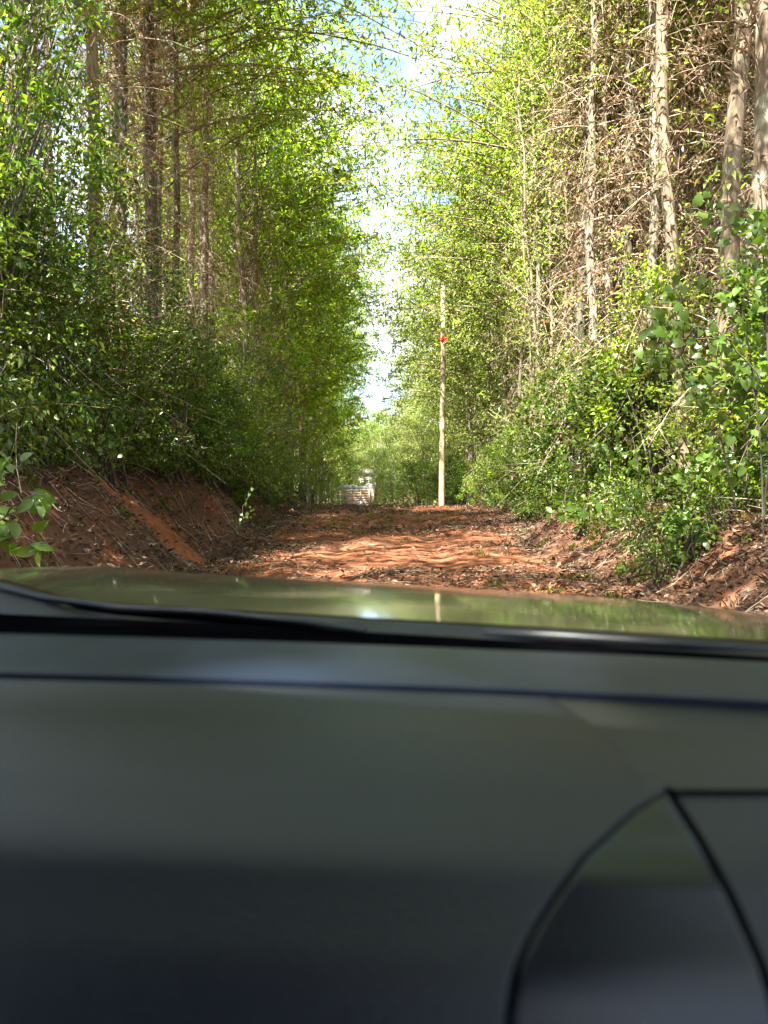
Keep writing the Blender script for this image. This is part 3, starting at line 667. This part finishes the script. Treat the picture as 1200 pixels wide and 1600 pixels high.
# ---------------------------------------------------------------- foreground plants with separate leaves
def leaf_mesh(name, shape, L, W, mat, seed):
    mb = MB(); g = np.random.default_rng(seed)
    if shape == 'lance':
        u = np.array([0, .2, .45, .75, 1.0]); w = np.array([.02, .36, .5, .32, .0]); V_ = []
        for a, b in zip(u, w):
            z_ = -.35 * a * a * L
            V_ += [(-b * W, a * L, z_ + .12 * b * W), (0, a * L, z_ - .05 * W), (b * W, a * L, z_ + .12 * b * W)]
        F = []
        for q_ in range(4):
            a = q_ * 3
            F += [[a, a + 1, a + 4], [a, a + 4, a + 3], [a + 1, a + 2, a + 5], [a + 1, a + 5, a + 4]]
        mb.add(V_, F)
    else:
        leaves(mb, np.zeros((1, 3)), np.array([[0, 1.0, 0]]), np.array([L]), np.array([W]), 0, g, .3, 'heart')
    return mb.mesh(name, [mat], True)
HEART = [leaf_mesh('leaf', 'heart', .09, .082, (G_BIG, G_DARK, G_DARK, G_MID)[q_], q_) for q_ in range(4)]
LANCE = [leaf_mesh('leaf', 'lance', .20, .10, G_MID, 1), leaf_mesh('leaf', 'lance', .15, .085, G_BIG, 2)]
def leaf_plant(name, loc, stems, meshes, n, label, cat, scale=(.7, 1.3), off=.04, facing=(0, -1, .3), group=None):
    g = np.random.default_rng(int(abs(loc[0] * 100) + n)); root = empty(name, loc); tag(root, label, cat, group)
    for st in stems:
        mb = MB(); tube(mb, st, .009, .004, 5); link('stem', mb.mesh('stem', [BARK_DARK], True), root)
    for q_ in range(n):
        st = np.array(stems[q_ % len(stems)]); u = (.12 + .88 * g.random()) * (len(st) - 1); a = int(min(u, len(st) - 2)); p = st[a] + (st[a + 1] - st[a]) * (u - a) + g.normal(0, off, 3)
        o = bpy.data.objects.new('leaf', meshes[q_ % len(meshes)]); COL.objects.link(o); o.parent = root; o.location = p
        n_ = Vector(facing) + Vector(g.normal(0, .55, 3)); y_ = Vector(g.normal(0, 1, 3)) + Vector((0, 0, -.6))
        zz_ = n_.normalized(); xx_ = y_.cross(zz_).normalized(); yy_ = zz_.cross(xx_)
        o.rotation_euler = Matrix((xx_, yy_, zz_)).transposed().to_euler(); sc_ = g.uniform(*scale); o.scale = (sc_, sc_, sc_)
    return root
g = np.random.default_rng(55)
def rel(px, row, D, base): return np.array([PX(px, D), D, CAMZ + (HOR - row) / FPX * D]) - np.array(base)
def vine(b, pts): return bez_chain([rel(px, row, D, b) for (px, row, D) in pts])
def bez_chain(P):
    P = np.array(P); t = np.linspace(0, len(P) - 1, (len(P) - 1) * 5 + 1); return np.stack([np.interp(t, np.arange(len(P)), P[:, q_]) for q_ in range(3)], 1) + g.normal(0, .012, (len(t), 3))
b = (3.75, 7.4, gz(3.75, 7.4))
leaf_plant('climber', b, [vine(b, v) for v in (
    [(1190, 850, 7.3), (1180, 600, 7.2), (1150, 470, 7.1), (1080, 440, 7.2), (1000, 480, 7.4)], [(1195, 820, 7.2), (1200, 560, 7.0), (1185, 400, 7.0), (1130, 345, 7.1), (1070, 330, 7.2)],
    [(1150, 800, 7.4), (1120, 640, 7.2), (1060, 560, 7.2), (990, 560, 7.4)], [(1190, 600, 7.0), (1120, 520, 7.0), (1050, 500, 7.2), (1010, 540, 7.3)], [(1200, 480, 6.9), (1210, 380, 6.8), (1180, 330, 6.9)])],
    HEART, 285, 'broad heart-leaved climber sprawling over the bushes nearest the car on the right bank', 'climber', off=.09)
b = (3.55, 9.8, gz(3.55, 9.8))
leaf_plant('climber', b, [vine(b, v) for v in ([(985, 830, 9.9), (1000, 740, 9.7), (980, 660, 9.7)], [(1010, 830, 9.8), (960, 740, 9.6), (930, 690, 9.7)], [(1060, 820, 9.6), (1090, 730, 9.5), (1120, 700, 9.4)])],
    HEART, 150, 'sunlit light green climber hanging down the middle of the right bank', 'climber', scale=(.5, .95), off=.1)
b = (PX(880, 11), 11, gz(PX(880, 11), 11))
leaf_plant('young_plant', b, [vine(b, v) for v in ([(880, 815, 11), (878, 790, 11), (885, 768, 11)], [(880, 815, 11), (905, 795, 11), (930, 785, 11)], [(880, 815, 11), (862, 800, 11)])], LANCE, 22, 'young plant with broad bright leaves at the foot of the right bank', 'plant', scale=(.8, 1.2), off=.03)
b = (PX(378, 12.5), 12.5, gz(PX(378, 12.5), 12.5))
leaf_plant('sapling', b, [vine(b, v) for v in ([(376, 828, 12.5), (380, 800, 12.5), (390, 765, 12.5)], [(376, 828, 12.5), (366, 812, 12.5)], [(380, 810, 12.5), (398, 796, 12.5)])], HEART, 30, 'small sunlit sapling standing alone at the left edge of the road', 'sapling', scale=(.45, .75), off=.025)
b = (PX(15, 6.2), 6.2, gz(PX(15, 6.2), 6.2))
leaf_plant('broad_leaved_plant', b, [vine(b, v) for v in ([(-20, 830, 6.2), (20, 790, 6.0), (60, 770, 6.0), (95, 800, 5.9)], [(-20, 830, 6.2), (10, 740, 6.1), (40, 720, 6.0)], [(-20, 850, 6.2), (30, 840, 6.0), (75, 850, 5.9)], [(-30, 830, 6.2), (-10, 740, 6.1), (5, 700, 6.1)])], LANCE, 56, 'plant with long drooping leaves on the nearest part of the left bank', 'plant', off=.05, scale=(.5, .95))
b = (PX(150, 9.2), 9.2, gz(PX(150, 9.2), 9.2))
leaf_plant('leafy_shoot', b, [vine(b, v) for v in ([(130, 740, 9.2), (120, 660, 9.0), (140, 590, 8.9), (150, 560, 8.9)], [(130, 740, 9.2), (170, 690, 9.0), (228, 678, 8.9)], [(135, 740, 9.2), (160, 705, 9.0), (200, 700, 8.9)])], HEART, 90, 'pale-leaved shoot arching over the top of the bare red chute', 'shoot', scale=(.45, .8), off=.05)
# fallen fern-like fronds
def frond(px, row, D, az, ln, label):
    x = PX(px, D); y = D; root = empty('fallen_frond', (x, y, gz(x, y) + .03)); tag(root, label, 'frond', 'dry fallen fronds')
    d = np.array([math.cos(az), math.sin(az), 0]); side = np.array([-d[1], d[0], 0]); P = [d * ln * t for t in np.linspace(0, 1, 6)]
    P = np.array([[p[0], p[1], gz(x + p[0], y + p[1]) - gz(x, y) + .02] for p in P]); mb = MB(); tube(mb, P, .008, .003, 4); link('stalk', mb.mesh('stalk', [TWIG_DRY]), root)
    for s_ in (-1, 1):
        for t in np.linspace(.1, .97, 11):
            mb = MB(); q0 = np.array([np.interp(t, np.linspace(0, 1, 6), P[:, c_]) for c_ in range(3)])
            leaves(mb, q0[None], (d * .6 + side * s_)[None], np.array([.22 * (1 - .6 * t) * ln]), np.array([.035]), 0, g, -.1); link('leaflet', mb.mesh('leaflet', [LITTER]), root)
frond(335, 700, 9.6, 1.2, .7, 'pale dry frond lying on the dark slope below the red chute')
frond(1075, 840, 9.3, 2.4, .8, 'grey dry frond lying on the right slope below the climbers')
frond(860, 850, 11.0, 2.9, .6, 'dry frond lying at the edge of the road on the right')

# ---------------------------------------------------------------- utility pole
D = 31.5; x = PX(690, D)
pole = empty('utility_pole', (x, D, gz(x, D)))
tag(pole, 'straight sunlit wooden utility pole standing at the crest of the road', 'utility pole')
mb = MB(); tube(mb, [(0, 0, -.4), (.02, 0, 3), (.05, 0, 6.2), (.03, 0, 9.0)], .125, .085, 14, 0, .01, cap=True)
link('pole', mb.mesh('pole', [POLE_WOOD], True), pole)
def flower(px, D, row, label, s=.2):
    x = PX(px, D); z = CAMZ + (HOR - row) / FPX * D
    mb = MB(); g = np.random.default_rng(int(px)); n = 26
    Dn = norm(g.normal(0, 1, (n, 3))); leaves(mb, np.zeros((n, 3)), Dn, s * g.uniform(.7, 1.1, n), s * .4, 0, g, .1)
    o = link('red_blossom', mb.mesh('red_blossom', [BLOOM])); o.location = (x, D, z); tag(o, label, 'flower', 'red blossoms'); return o
flower(692, 24.0, 532, 'red blossom cluster hanging in front of the utility pole', .15)
flower(703, 30.0, 588, 'small red blossom low beside the utility pole', .08)
flower(850, 15.0, 507, 'tiny red blossom among the dry twigs on the right', .06)
# ---------------------------------------------------------------- lorry
WOODB = plain('weathered_body_boards', (.58, .42, .31), .8, var=.2)
WHITE = plain('white_paint', (.36, .34, .31), .45, var=.12); BLACK = plain('black_rubber', (.015, .015, .015), .7)
PLATE = plain('plate_white', (.8, .8, .8), .4); INK = plain('plate_black', (.01, .01, .02), .5); GLASSD = plain('dark_window', (.09, .09, .085), .2)
SACK = plain('white_sack', (.36, .35, .32), .8, var=.1)
TD = 58.0; tx = PX(556, TD); tz = gz(tx, TD)
lorry = empty('lorry', (tx, TD, tz), R(4)); tag(lorry, 'lorry with a wooden slatted body and white sacks going down beyond the crest', 'lorry')
bd = empty_bed = None
mb = MB(); box(mb, (0, 2.4, .98), (2.15, 4.8, .12)); box(mb, (0, .04, 1.03), (2.2, .1, .2)); bedo = link('cargo_bed', mb.mesh('cargo_bed', [WOODB]), lorry)
zz = [1.18, 1.37, 1.56, 1.75, 1.94, 2.13, 2.32]
pl = MB(); box(pl, (0, 0, 0), (2.16, .05, .165)); plm = pl.mesh('board', [WOODB])
sl = MB(); box(sl, (0, 0, 0), (.05, 4.7, .165)); slm = sl.mesh('board', [WOODB])
for z in zz:
    b = link('board', plm, lorry); b.location = (0, 0 + random.uniform(-.01, .01), z)
    for sx in (-1.09, 1.09):
        b = link('board', slm, lorry); b.location = (sx, 2.4, z)
for px_ in (-1.02, -.35, .35, 1.02):
    mb = MB(); box(mb, (px_, -.05, 1.7), (.09, .05, 1.45)); link('stake', mb.mesh('stake', [WOODB]), lorry)
mb = MB(); box(mb, (.45, -.085, 1.36), (.56, .02, .26)); plate = link('number_plate', mb.mesh('number_plate', [PLATE]), lorry)
def text_mesh(s, size, mat, name, parent, loc, rot, align='CENTER'):
    cu = bpy.data.curves.new(name, 'FONT'); cu.body = s; cu.size = size; cu.extrude = .004; cu.align_x = align; cu.align_y = 'CENTER'
    tmp = bpy.data.objects.new('tmp_text', cu); COL.objects.link(tmp)
    dg = bpy.context.evaluated_depsgraph_get(); me = bpy.data.meshes.new_from_object(tmp.evaluated_get(dg)); bpy.data.objects.remove(tmp)
    me.materials.clear(); me.materials.append(mat); o = link(name, me, parent); o.location = loc; o.rotation_euler = rot; return o
text_mesh('U 3', .26, INK, 'plate_lettering', plate, (.45, -.101, 1.36), (R(90), 0, 0))
mb = MB(); box(mb, (0, 5.9, 1.45), (2.0, 1.8, 1.6)); box(mb, (0, 5.75, 2.25), (1.9, 1.4, .2)); cab = link('cab', mb.mesh('cab', [WHITE]), lorry)
mb = MB(); box(mb, (0, 4.985, 1.95), (1.5, .03, .5)); link('rear_window', mb.mesh('rear_window', [GLASSD]), cab)
def wheel(parent, loc, r=.45, w=.25):
    mb = MB(); an = np.linspace(0, 2 * math.pi, 25)
    prof = [(r * .6, -w / 2), (r * .93, -w / 2), (r, -w * .3), (r, w * .3), (r * .93, w / 2), (r * .6, w / 2)]
    Vv = np.array([[o_, p * math.cos(t), p * math.sin(t)] for t in an[:-1] for (p, o_) in prof]); nn = len(prof); F = []
    for a in range(24):
        for b in range(nn):
            b2 = (b + 1) % nn; A = a * nn + b; B = a * nn + b2; C = ((a + 1) % 24) * nn + b2; E = ((a + 1) % 24) * nn + b; F += [[A, B, C], [A, C, E]]
    mb.add(Vv, F); wh = empty('wheel', loc); wh.parent = parent
    link('tyre', mb.mesh('tyre', [BLACK], True), wh)
    mb = MB(); tube(mb, [(-w * .35, 0, 0), (0, 0, 0), (w * .35, 0, 0)], [r * .6, r * .25, r * .6], None, 20); link('rim', mb.mesh('rim', [WHITE]), wh)
for sx in (-.9, .9):
    for sy in (1.0, 5.9): wheel(lorry, (sx, sy, .45))
mb = MB(); box(mb, (-.35, 3, .8), (.1, 6, .2)); box(mb, (.35, 3, .8), (.1, 6, .2)); link('chassis', mb.mesh('chassis', [BLACK]), lorry)
def sack(loc, s, rz, label, parent=None):
    import bmesh
    bm = bmesh.new(); bmesh.ops.create_icosphere(bm, subdivisions=3, radius=1)
    for v in bm.verts:
        p = v.co; k = abs(p.x) ** .6 * (1 if p.x > 0 else -1); v.co = Vector((k * s[0], (abs(p.y) ** .7) * (1 if p.y > 0 else -1) * s[1], p.z * s[2] * (1 + .12 * math.sin(7 * p.x + 3 * p.y))))
    me = bpy.data.meshes.new('sack'); bm.to_mesh(me); bm.free()
    for p in me.polygons: p.use_smooth = True
    o = link('sack', me, None, [SACK]); o.location = loc; o.rotation_euler = (0, 0, rz); tag(o, label, 'sack', 'white sacks on the lorry'); return o
sack((tx - .75, TD + .6, tz + 2.5), (.5, .4, .22), .2, 'white sack on the left corner of the lorry load')
sack((tx - .3, TD + .8, tz + 2.50), (.42, .4, .24), 1.0, 'bulging white sack next to the corner sack on the lorry')
sack((tx + .35, TD + .7, tz + 2.44), (.5, .4, .2), .1, 'flat white sack in the middle of the lorry load')
sack((tx + .95, TD + .9, tz + 2.55), (.3, .5, .3), .4, 'tall white sack at the right corner of the lorry load')
mb = MB(); tube(mb, [(1.2, .1, 2.6), (1.28, .06, 2.3), (1.3, .05, 1.7), (1.24, .05, 1.35)], [.16, .14, .08, .11], None, 8, cap=True)
tp = link('tarpaulin_roll', mb.mesh('tarpaulin_roll', [WOODB], True), lorry)
# ---------------------------------------------------------------- far pale house
HD = 84.0; hx = PX(574, HD); hz = gz(hx, HD)
house = empty('house', (hx, HD, hz)); tag(house, 'small pale house with grey sheet roof glimpsed above the lorry', 'house')
mb = MB(); box(mb, (0, 2, 2.4), (1.8, 4, 4.8)); link('wall', mb.mesh('wall', [WHITE]), house)
for wx in (-.45, .45):
    mb = MB(); box(mb, (wx, -.02, 3.6), (.4, .06, .9)); w = link('window', mb.mesh('window', [GLASSD]), house)
    mb = MB(); box(mb, (wx, -.04, 3.1), (.62, .1, .06)); link('sill', mb.mesh('sill', [WHITE]), w)
mb = MB(); V_ = [(-1.05, -.2, 4.75), (1.05, -.2, 4.75), (1.05, 4.2, 4.75), (-1.05, 4.2, 4.75), (-1.05, 2, 5.3), (1.05, 2, 5.3)]
mb.add(V_, [[0, 1, 5], [0, 5, 4], [2, 3, 4], [2, 4, 5], [0, 4, 3], [1, 2, 5], [0, 3, 2], [0, 2, 1]]); link('roof', mb.mesh('roof', [plain('sheet_roof', (.16, .14, .12), .5)]), house)

# ---------------------------------------------------------------- car (the photograph is taken from inside it)
PAINT = plain('champagne_paint', (.11, .095, .06), .36, metal=.4, coat=.9, coatr=.07, var=.25)
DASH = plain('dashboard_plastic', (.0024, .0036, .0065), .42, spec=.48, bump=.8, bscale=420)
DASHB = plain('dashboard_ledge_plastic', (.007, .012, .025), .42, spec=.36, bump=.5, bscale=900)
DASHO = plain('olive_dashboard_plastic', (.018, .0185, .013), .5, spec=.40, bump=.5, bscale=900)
TRIM = plain('satin_trim', (.004, .0055, .008), .24, spec=.4, bump=.15, bscale=700)
COWL = plain('cowl_plastic', (.008, .009, .011), .5, spec=.3); METAL = plain('wiper_metal', (.012, .013, .015), .38, spec=.35)
JET, jt, jo = newmat('jet_black'); jd = jt.nodes.new('ShaderNodeBsdfDiffuse'); jd.inputs[0].default_value = (.0015, .0015, .002, 1); jt.links.new(jd.outputs[0], jo.inputs[0])
CLOTH = plain('seat_cloth', (.06, .06, .065), .9)
YAW = R(-9)
car = empty('car', (-.36, 0, 0), YAW)
tag(car, 'champagne car seen from its own driver seat, dashboard and bonnet in view', 'car')
Mi = (Matrix.Translation((-.36, 0, 0)) @ Matrix.Rotation(YAW, 4, 'Z')).inverted()
Mi_np = np.array(Mi)
def ray(px, py, D):
    px = np.asarray(px, float); py = np.asarray(py, float); D = np.asarray(D, float)
    P = np.stack([(px - 600) / FPX * D, D + 0 * px, CAMZ + (HOR - py) / FPX * D], -1)
    return P
def to_car(P): return P @ Mi_np[:3, :3].T + Mi_np[:3, 3]
def grid_mesh(mb, G, mi=0):
    h, w, _ = G.shape; i = np.arange(h - 1)[:, None]; j = np.arange(w - 1)[None]; a = i * w + j
    mb.add(to_car(G.reshape(-1, 3)), np.concatenate([np.stack([a, a + 1, a + w + 1], -1).reshape(-1, 3), np.stack([a, a + w + 1, a + w], -1).reshape(-1, 3)]), mi)

# bonnet: from windscreen base to the leading edge and down over the nose
px = np.linspace(-420, 1500, 90)
back_y = np.interp(px, [-420, 0, 120, 300, 600, 800, 1000, 1200, 1500], [880, 905, 938, 950, 967, 978, 990, 1002, 1030])
back_D = 1.06 - .15 * (px - 600) / 600 ; back_D = np.clip(back_D, .78, 1.22)
sky_y = np.interp(px, [-420, -60, 60, 170, 250, 400, 600, 800, 1000, 1200, 1500], [915, 893, 886, 885, 892, 902, 912, 924, 938, 960, 1010])
front_D = 1.9 - .16 * (px - 600) / 600
rows = []
for t in np.linspace(0, 1, 22):
    a = ray(px, back_y, back_D); b = ray(px, sky_y, front_D)
    P = a + (b - a) * t; P[:, 2] += .010 * math.sin(math.pi * t) * 1.0 * (1 - .3 * t)
    rows.append(P)
for (df, dz) in ((.06, -.012), (.13, -.035), (.19, -.08), (.22, -.16), (.23, -.30), (.22, -.45)):
    P = ray(px, sky_y, front_D); P[:, 1] += df; P[:, 2] += dz; rows.append(P)
G = np.stack(rows); mb = MB(); grid_mesh(mb, G); link('bonnet', mb.mesh('bonnet', [PAINT], True), car)
# cowl between bonnet and glass
cow_y = np.interp(px, [-420, 0, 300, 600, 900, 1200, 1500], [935, 962, 975, 992, 1010, 1030, 1055])
rows = [ray(px, back_y, back_D * 1.05) + [0, 0, -.012], ray(px, back_y + 3, back_D * .99), ray(px, back_y + 6, back_D * .985), ray(px, cow_y, back_D * .93)]
rows.append(ray(px, cow_y + 6, back_D * .92)); mb = MB(); grid_mesh(mb, np.stack(rows)); link('cowl_panel', mb.mesh('cowl_panel', [COWL], True), car)
# black glass border and gutter
led_y = np.interp(px, [-420, 0, 300, 600, 900, 1200, 1500], [960, 978, 990, 1010, 1030, 1048, 1075])
ledD = .82 - .03 * (px - 600) / 600
rows = [ray(px, cow_y - 2, back_D * .925), ray(px, cow_y + (led_y - cow_y) * .5, back_D * .89), ray(px, led_y + 8, ledD * 1.02), ray(px, led_y + 60, ledD * 1.0)]
mb = MB(); grid_mesh(mb, np.stack(rows)); link('glass_border', mb.mesh('glass_border', [JET], True), car)
# wipers
def wiper(pts, r):
    P = np.array([ray(a, b, d) for a, b, d in pts]); wp = MB(); tube(wp, to_car(P), r, r * .6, 6); w = link('wiper', wp.mesh('wiper', [METAL], True), car)
    bl = MB(); Q = to_car(P + [0, .012, -.012]); tube(bl, Q, .008, .005, 5); link('wiper_blade', bl.mesh('wiper_blade', [JET], True), w)
wiper([(-60, 905, 1.2), (60, 934, 1.16), (180, 950, 1.1), (330, 957, 1.05), (470, 972, 1.0), (570, 987, .96)], .006)
wiper([(760, 992, .98), (870, 996, .93), (1040, 1007, .9), (1250, 1022, .87)], .009)

# dashboard
sft = lambda px: .037 * (px - 600) + .00001 * (px - 600) ** 2
dash = empty('dashboard', (0, 0, 0)); dash.parent = car
px = np.linspace(-900, 1900, 120)
rows = []
for rs, Dd in ((1055, .826), (1014, .822), (1010, .812), (1014, .795), (1030, .75), (1050, .705), (1066, .67), (1072, .662)):
    sh = sft(px)
    yy = rs + sh if rs > 1040 or True else rs
    rows.append(ray(px, yy, Dd * (1 - .03 * (px - 600) / 600)))
mb = MB(); grid_mesh(mb, np.stack(rows)); sh = sft(px); kk = (1 - .03 * (px - 600) / 600); grid_mesh(mb, np.stack([ray(px, 1072 + sh, .662 * kk), ray(px, 1110 + sh, .664 * kk), ray(px, 1112 + sh, .70 * kk)])); link('front_ledge', mb.mesh('front_ledge', [DASHB], True), dash)

prof_r = [1070, 1082, 1110, 1190, 1330, 1540, 1800, 2100, 2400]; prof_D = [.672, .66, .61, .53, .455, .405, .37, .345, .33]
rr_ = np.linspace(1070, 2400, 200)
pD = np.interp(rr_, prof_r, prof_D); ker = np.ones(15) / 15; pD = np.convolve(np.pad(pD, 7, 'edge'), ker, 'valid')
def dashD(px, py, k=1.0):
    return np.interp(py - sft(px), rr_, pD) * k * (1 - .02 * (px - 600) / 600)
def patch(name, ys_, left, right, mat, k=1.0, edge=(1, 1), eamp=.03, ew=26, top=0, nxp=90):
    s = np.linspace(0, 1, nxp); s = .5 - .5 * np.cos(math.pi * s); rows = []
    for q_, y in enumerate(ys_):
        l, r_ = left(y), right(y); p = l + (r_ - l) * s; ytop = 1082 + sft(p); yy = np.full(nxp, float(y)) if y > 1243 else 1243 + (y - 1243) * (1243 - ytop) / (1243 - 1040)
        D_ = dashD(p, yy, k); dl = np.abs(p - l); dr = np.abs(p - r_)
        e = edge[0] * eamp * np.exp(-(dl / ew) ** 2 * 1.5) + edge[1] * eamp * np.exp(-(dr / ew) ** 2 * 1.5)
        if top: e = e + top * np.exp(-(abs(y - ys_[0]) / 12.0) ** 2)
        rows.append(ray(p, yy, D_ * (1 + e)))
    mb = MB(); grid_mesh(mb, np.stack(rows)); return link(name, mb.mesh(name, [mat], True), dash)
con = lambda y: float(np.interp(y, [1040, 1060, 1090, 1150, 1243, 1320, 1410, 1520, 1600, 1800, 2100], [860, 890, 925, 980, 1050, 1100, 1150, 1200, 1228, 1280, 1320]))
inn = lambda y: float(np.interp(y, [1243, 1275, 1350, 1420, 1480, 1540, 1600, 1700, 2100], [1050, 1000, 920, 870, 835, 812, 803, 800, 800]))
lft = lambda y: -900.0
rgt = lambda y: 1900.0
ysA = np.concatenate([np.arange(1040, 1243, 7), np.arange(1243, 1420, 8), np.arange(1420, 2100, 24)])
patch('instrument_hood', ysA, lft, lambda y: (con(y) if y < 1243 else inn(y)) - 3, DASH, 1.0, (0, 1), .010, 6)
patch('inset_panel', np.concatenate([np.arange(1246, 1420, 8), np.arange(1420, 2100, 24)]), lambda y: inn(y) + 2, lambda y: con(y) - 3, TRIM, .995, (.2, 1), .008, 5)
yy_ = np.arange(1238, 2000, 20.0); cc_ = np.array([con(v) for v in yy_]) + 3; mbs = MB(); tube(mbs, to_car(ray(cc_, yy_, dashD(cc_, yy_, 1.004))), .0022, .0022, 8); link('seam_shade_line', mbs.mesh('seam_shade_line', [JET], True), dash)  # shade of the open seam, drawn in as a black tube
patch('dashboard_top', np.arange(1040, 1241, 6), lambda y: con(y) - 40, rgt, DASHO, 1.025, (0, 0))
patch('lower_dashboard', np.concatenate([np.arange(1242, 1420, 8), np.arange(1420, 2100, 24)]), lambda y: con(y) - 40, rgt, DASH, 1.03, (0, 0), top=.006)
bk = MB(); pp = np.linspace(-900, 1900, 30); grid_mesh(bk, np.stack([ray(pp, np.full(30, yv) + sft(pp), np.full(30, dv)) for yv, dv in ((1100, .74), (1243, .58), (1600, .47), (2100, .42))])); link('dashboard_core', bk.mesh('dashboard_core', [JET], True), dash)

# body shell round the cabin, in the car's own frame
def part(name, boxes, mat, parent=car):
    mb = MB()
    for b in boxes: box(mb, *b)
    return link(name, mb.mesh(name, [mat]), parent)
def quad_sheet(name, pts, mat, th=.03, parent=car):
    pts = np.array(pts, float); n_ = norm(np.cross(pts[1] - pts[0], pts[3] - pts[0])); mb = MB()
    V_ = np.concatenate([pts, pts + n_ * th]); mb.add(V_, [[0, 1, 2], [0, 2, 3], [4, 6, 5], [4, 7, 6], [0, 4, 5], [0, 5, 1], [1, 5, 6], [1, 6, 2], [2, 6, 7], [2, 7, 3], [3, 7, 4], [3, 4, 0]])
    return link(name, mb.mesh(name, [mat]), parent)
gt, tt, oo = newmat('clear_glass'); gtr = gt.node_tree; tb = gtr.nodes.new('ShaderNodeBsdfTransparent'); gtr.links.new(tb.outputs[0], oo.inputs[0])
GLASS = gt
zt = 1.74
ws = MB(); U = np.linspace(-.78, .78, 15); rowsw = []
for t in np.linspace(0, 1, 8):
    yb = 1.03 - .35 * (U / .78) ** 2 * .5; ytop = .32 - .10 * (U / .78) ** 2
    rowsw.append(np.stack([U * (1 - .12 * t), yb + (ytop - yb) * t, 1.165 + (zt - 1.165) * t + .02 * math.sin(math.pi * t) + 0 * U], -1))
Gw = np.stack(rowsw); h_, w_, _ = Gw.shape; i_ = np.arange(h_ - 1)[:, None]; j_ = np.arange(w_ - 1)[None]; a_ = i_ * w_ + j_
ws.add(Gw.reshape(-1, 3), np.concatenate([np.stack([a_, a_ + 1, a_ + w_ + 1], -1).reshape(-1, 3), np.stack([a_, a_ + w_ + 1, a_ + w_], -1).reshape(-1, 3)]))
link('windscreen', ws.mesh('windscreen', [GLASS], True), car)
part('roof', [((0, -.99, zt + .03), (1.36, 2.62, .05))], PAINT); part('headliner', [((0, -.99, zt - .01), (1.32, 2.56, .02))], CLOTH)  # roof edge drawn forward, dark lining added, both unseen, to shade the dashboard
BLOCK_GLASS = plain('light_blocking_glass', (.012, .014, .015), .05)  # opaque dark panes for unseen rear windows, added to stop light reaching the dashboard
quad_sheet('rear_window', [(-.68, -2.29, 1.3), (.68, -2.29, 1.3), (.64, -2.24, 1.66), (-.64, -2.24, 1.66)], BLOCK_GLASS, .004)
for s in (-1, 1):
    mb = MB(); tube(mb, [(s * .80, .90, 1.14), (s * .76, .55, 1.46), (s * .69, .22, zt)], .035, .035, 8); link('windscreen_pillar', mb.mesh('windscreen_pillar', [PAINT], True), car)
    for (y0, y1) in ((-.85, .78), (-1.95, -.9)):
        d = part('door', [((s * .82, (y0 + y1) / 2, .72), (.06, y1 - y0, .86))], PAINT)
        quad_sheet('window_glass', [(s * .80, y0, 1.16), (s * .80, y1 - .1, 1.16), (s * .70, min(y1, .20), 1.71), (s * .70, y0, 1.71)], GLASS if y0 > -.9 else BLOCK_GLASS, .004, d)
        part('door_card', [((s * .775, (y0 + y1) / 2, .74), (.02, y1 - y0 - .04, .8))], COWL, d)  # dark inner face added out of view to cut light bouncing inside
    part('centre_pillar', [((s * .76, -.88, 1.44), (.06, .08, .6))], PAINT)
    part('rear_pillar', [((s * .76, -2.05, 1.4), (.06, .2, .62))], PAINT)
    part('front_wing', [((s * .80, 1.35, .72), (.08, 1.1, .45))], PAINT)
    for y in (1.35, -1.75): wheel(car, (s * .74, y, .32), .32, .2)
part('floor', [((0, -.6, .28), (1.6, 3.3, .05))], COWL); part('bulkhead', [((0, .93, .72), (1.55, .04, .84))], COWL)
part('tailgate', [((0, -2.28, .8), (1.5, .08, 1.0)), ((0, -2.25, 1.68), (1.36, .1, .1))], PAINT)
for s in (-.36, .36):
    part('front_seat', [((s, -.40, .58), (.5, .5, .16)), ((s, -.68, .98), (.48, .14, .72)), ((s, -.69, 1.42), (.24, .1, .16))], CLOTH)
part('rear_seat', [((0, -1.55, .58), (1.3, .5, .18)), ((0, -1.86, 1.0), (1.3, .14, .7))], CLOTH)
mb = MB(); an = np.linspace(0, 2 * math.pi, 33); c_ = np.array([.40, .02, .90]); e1 = np.array([1, 0, 0]); e2 = np.array([0, .45, .89])
tube(mb, [c_ + .18 * (math.cos(t) * e1 + math.sin(t) * e2) for t in an], .014, .014, 8)
for t in (0, math.pi, -math.pi / 2): tube(mb, [c_, c_ + .18 * (math.cos(t) * e1 + math.sin(t) * e2)], .014, .012, 6)
link('steering_wheel', mb.mesh('steering_wheel', [COWL], True), car)
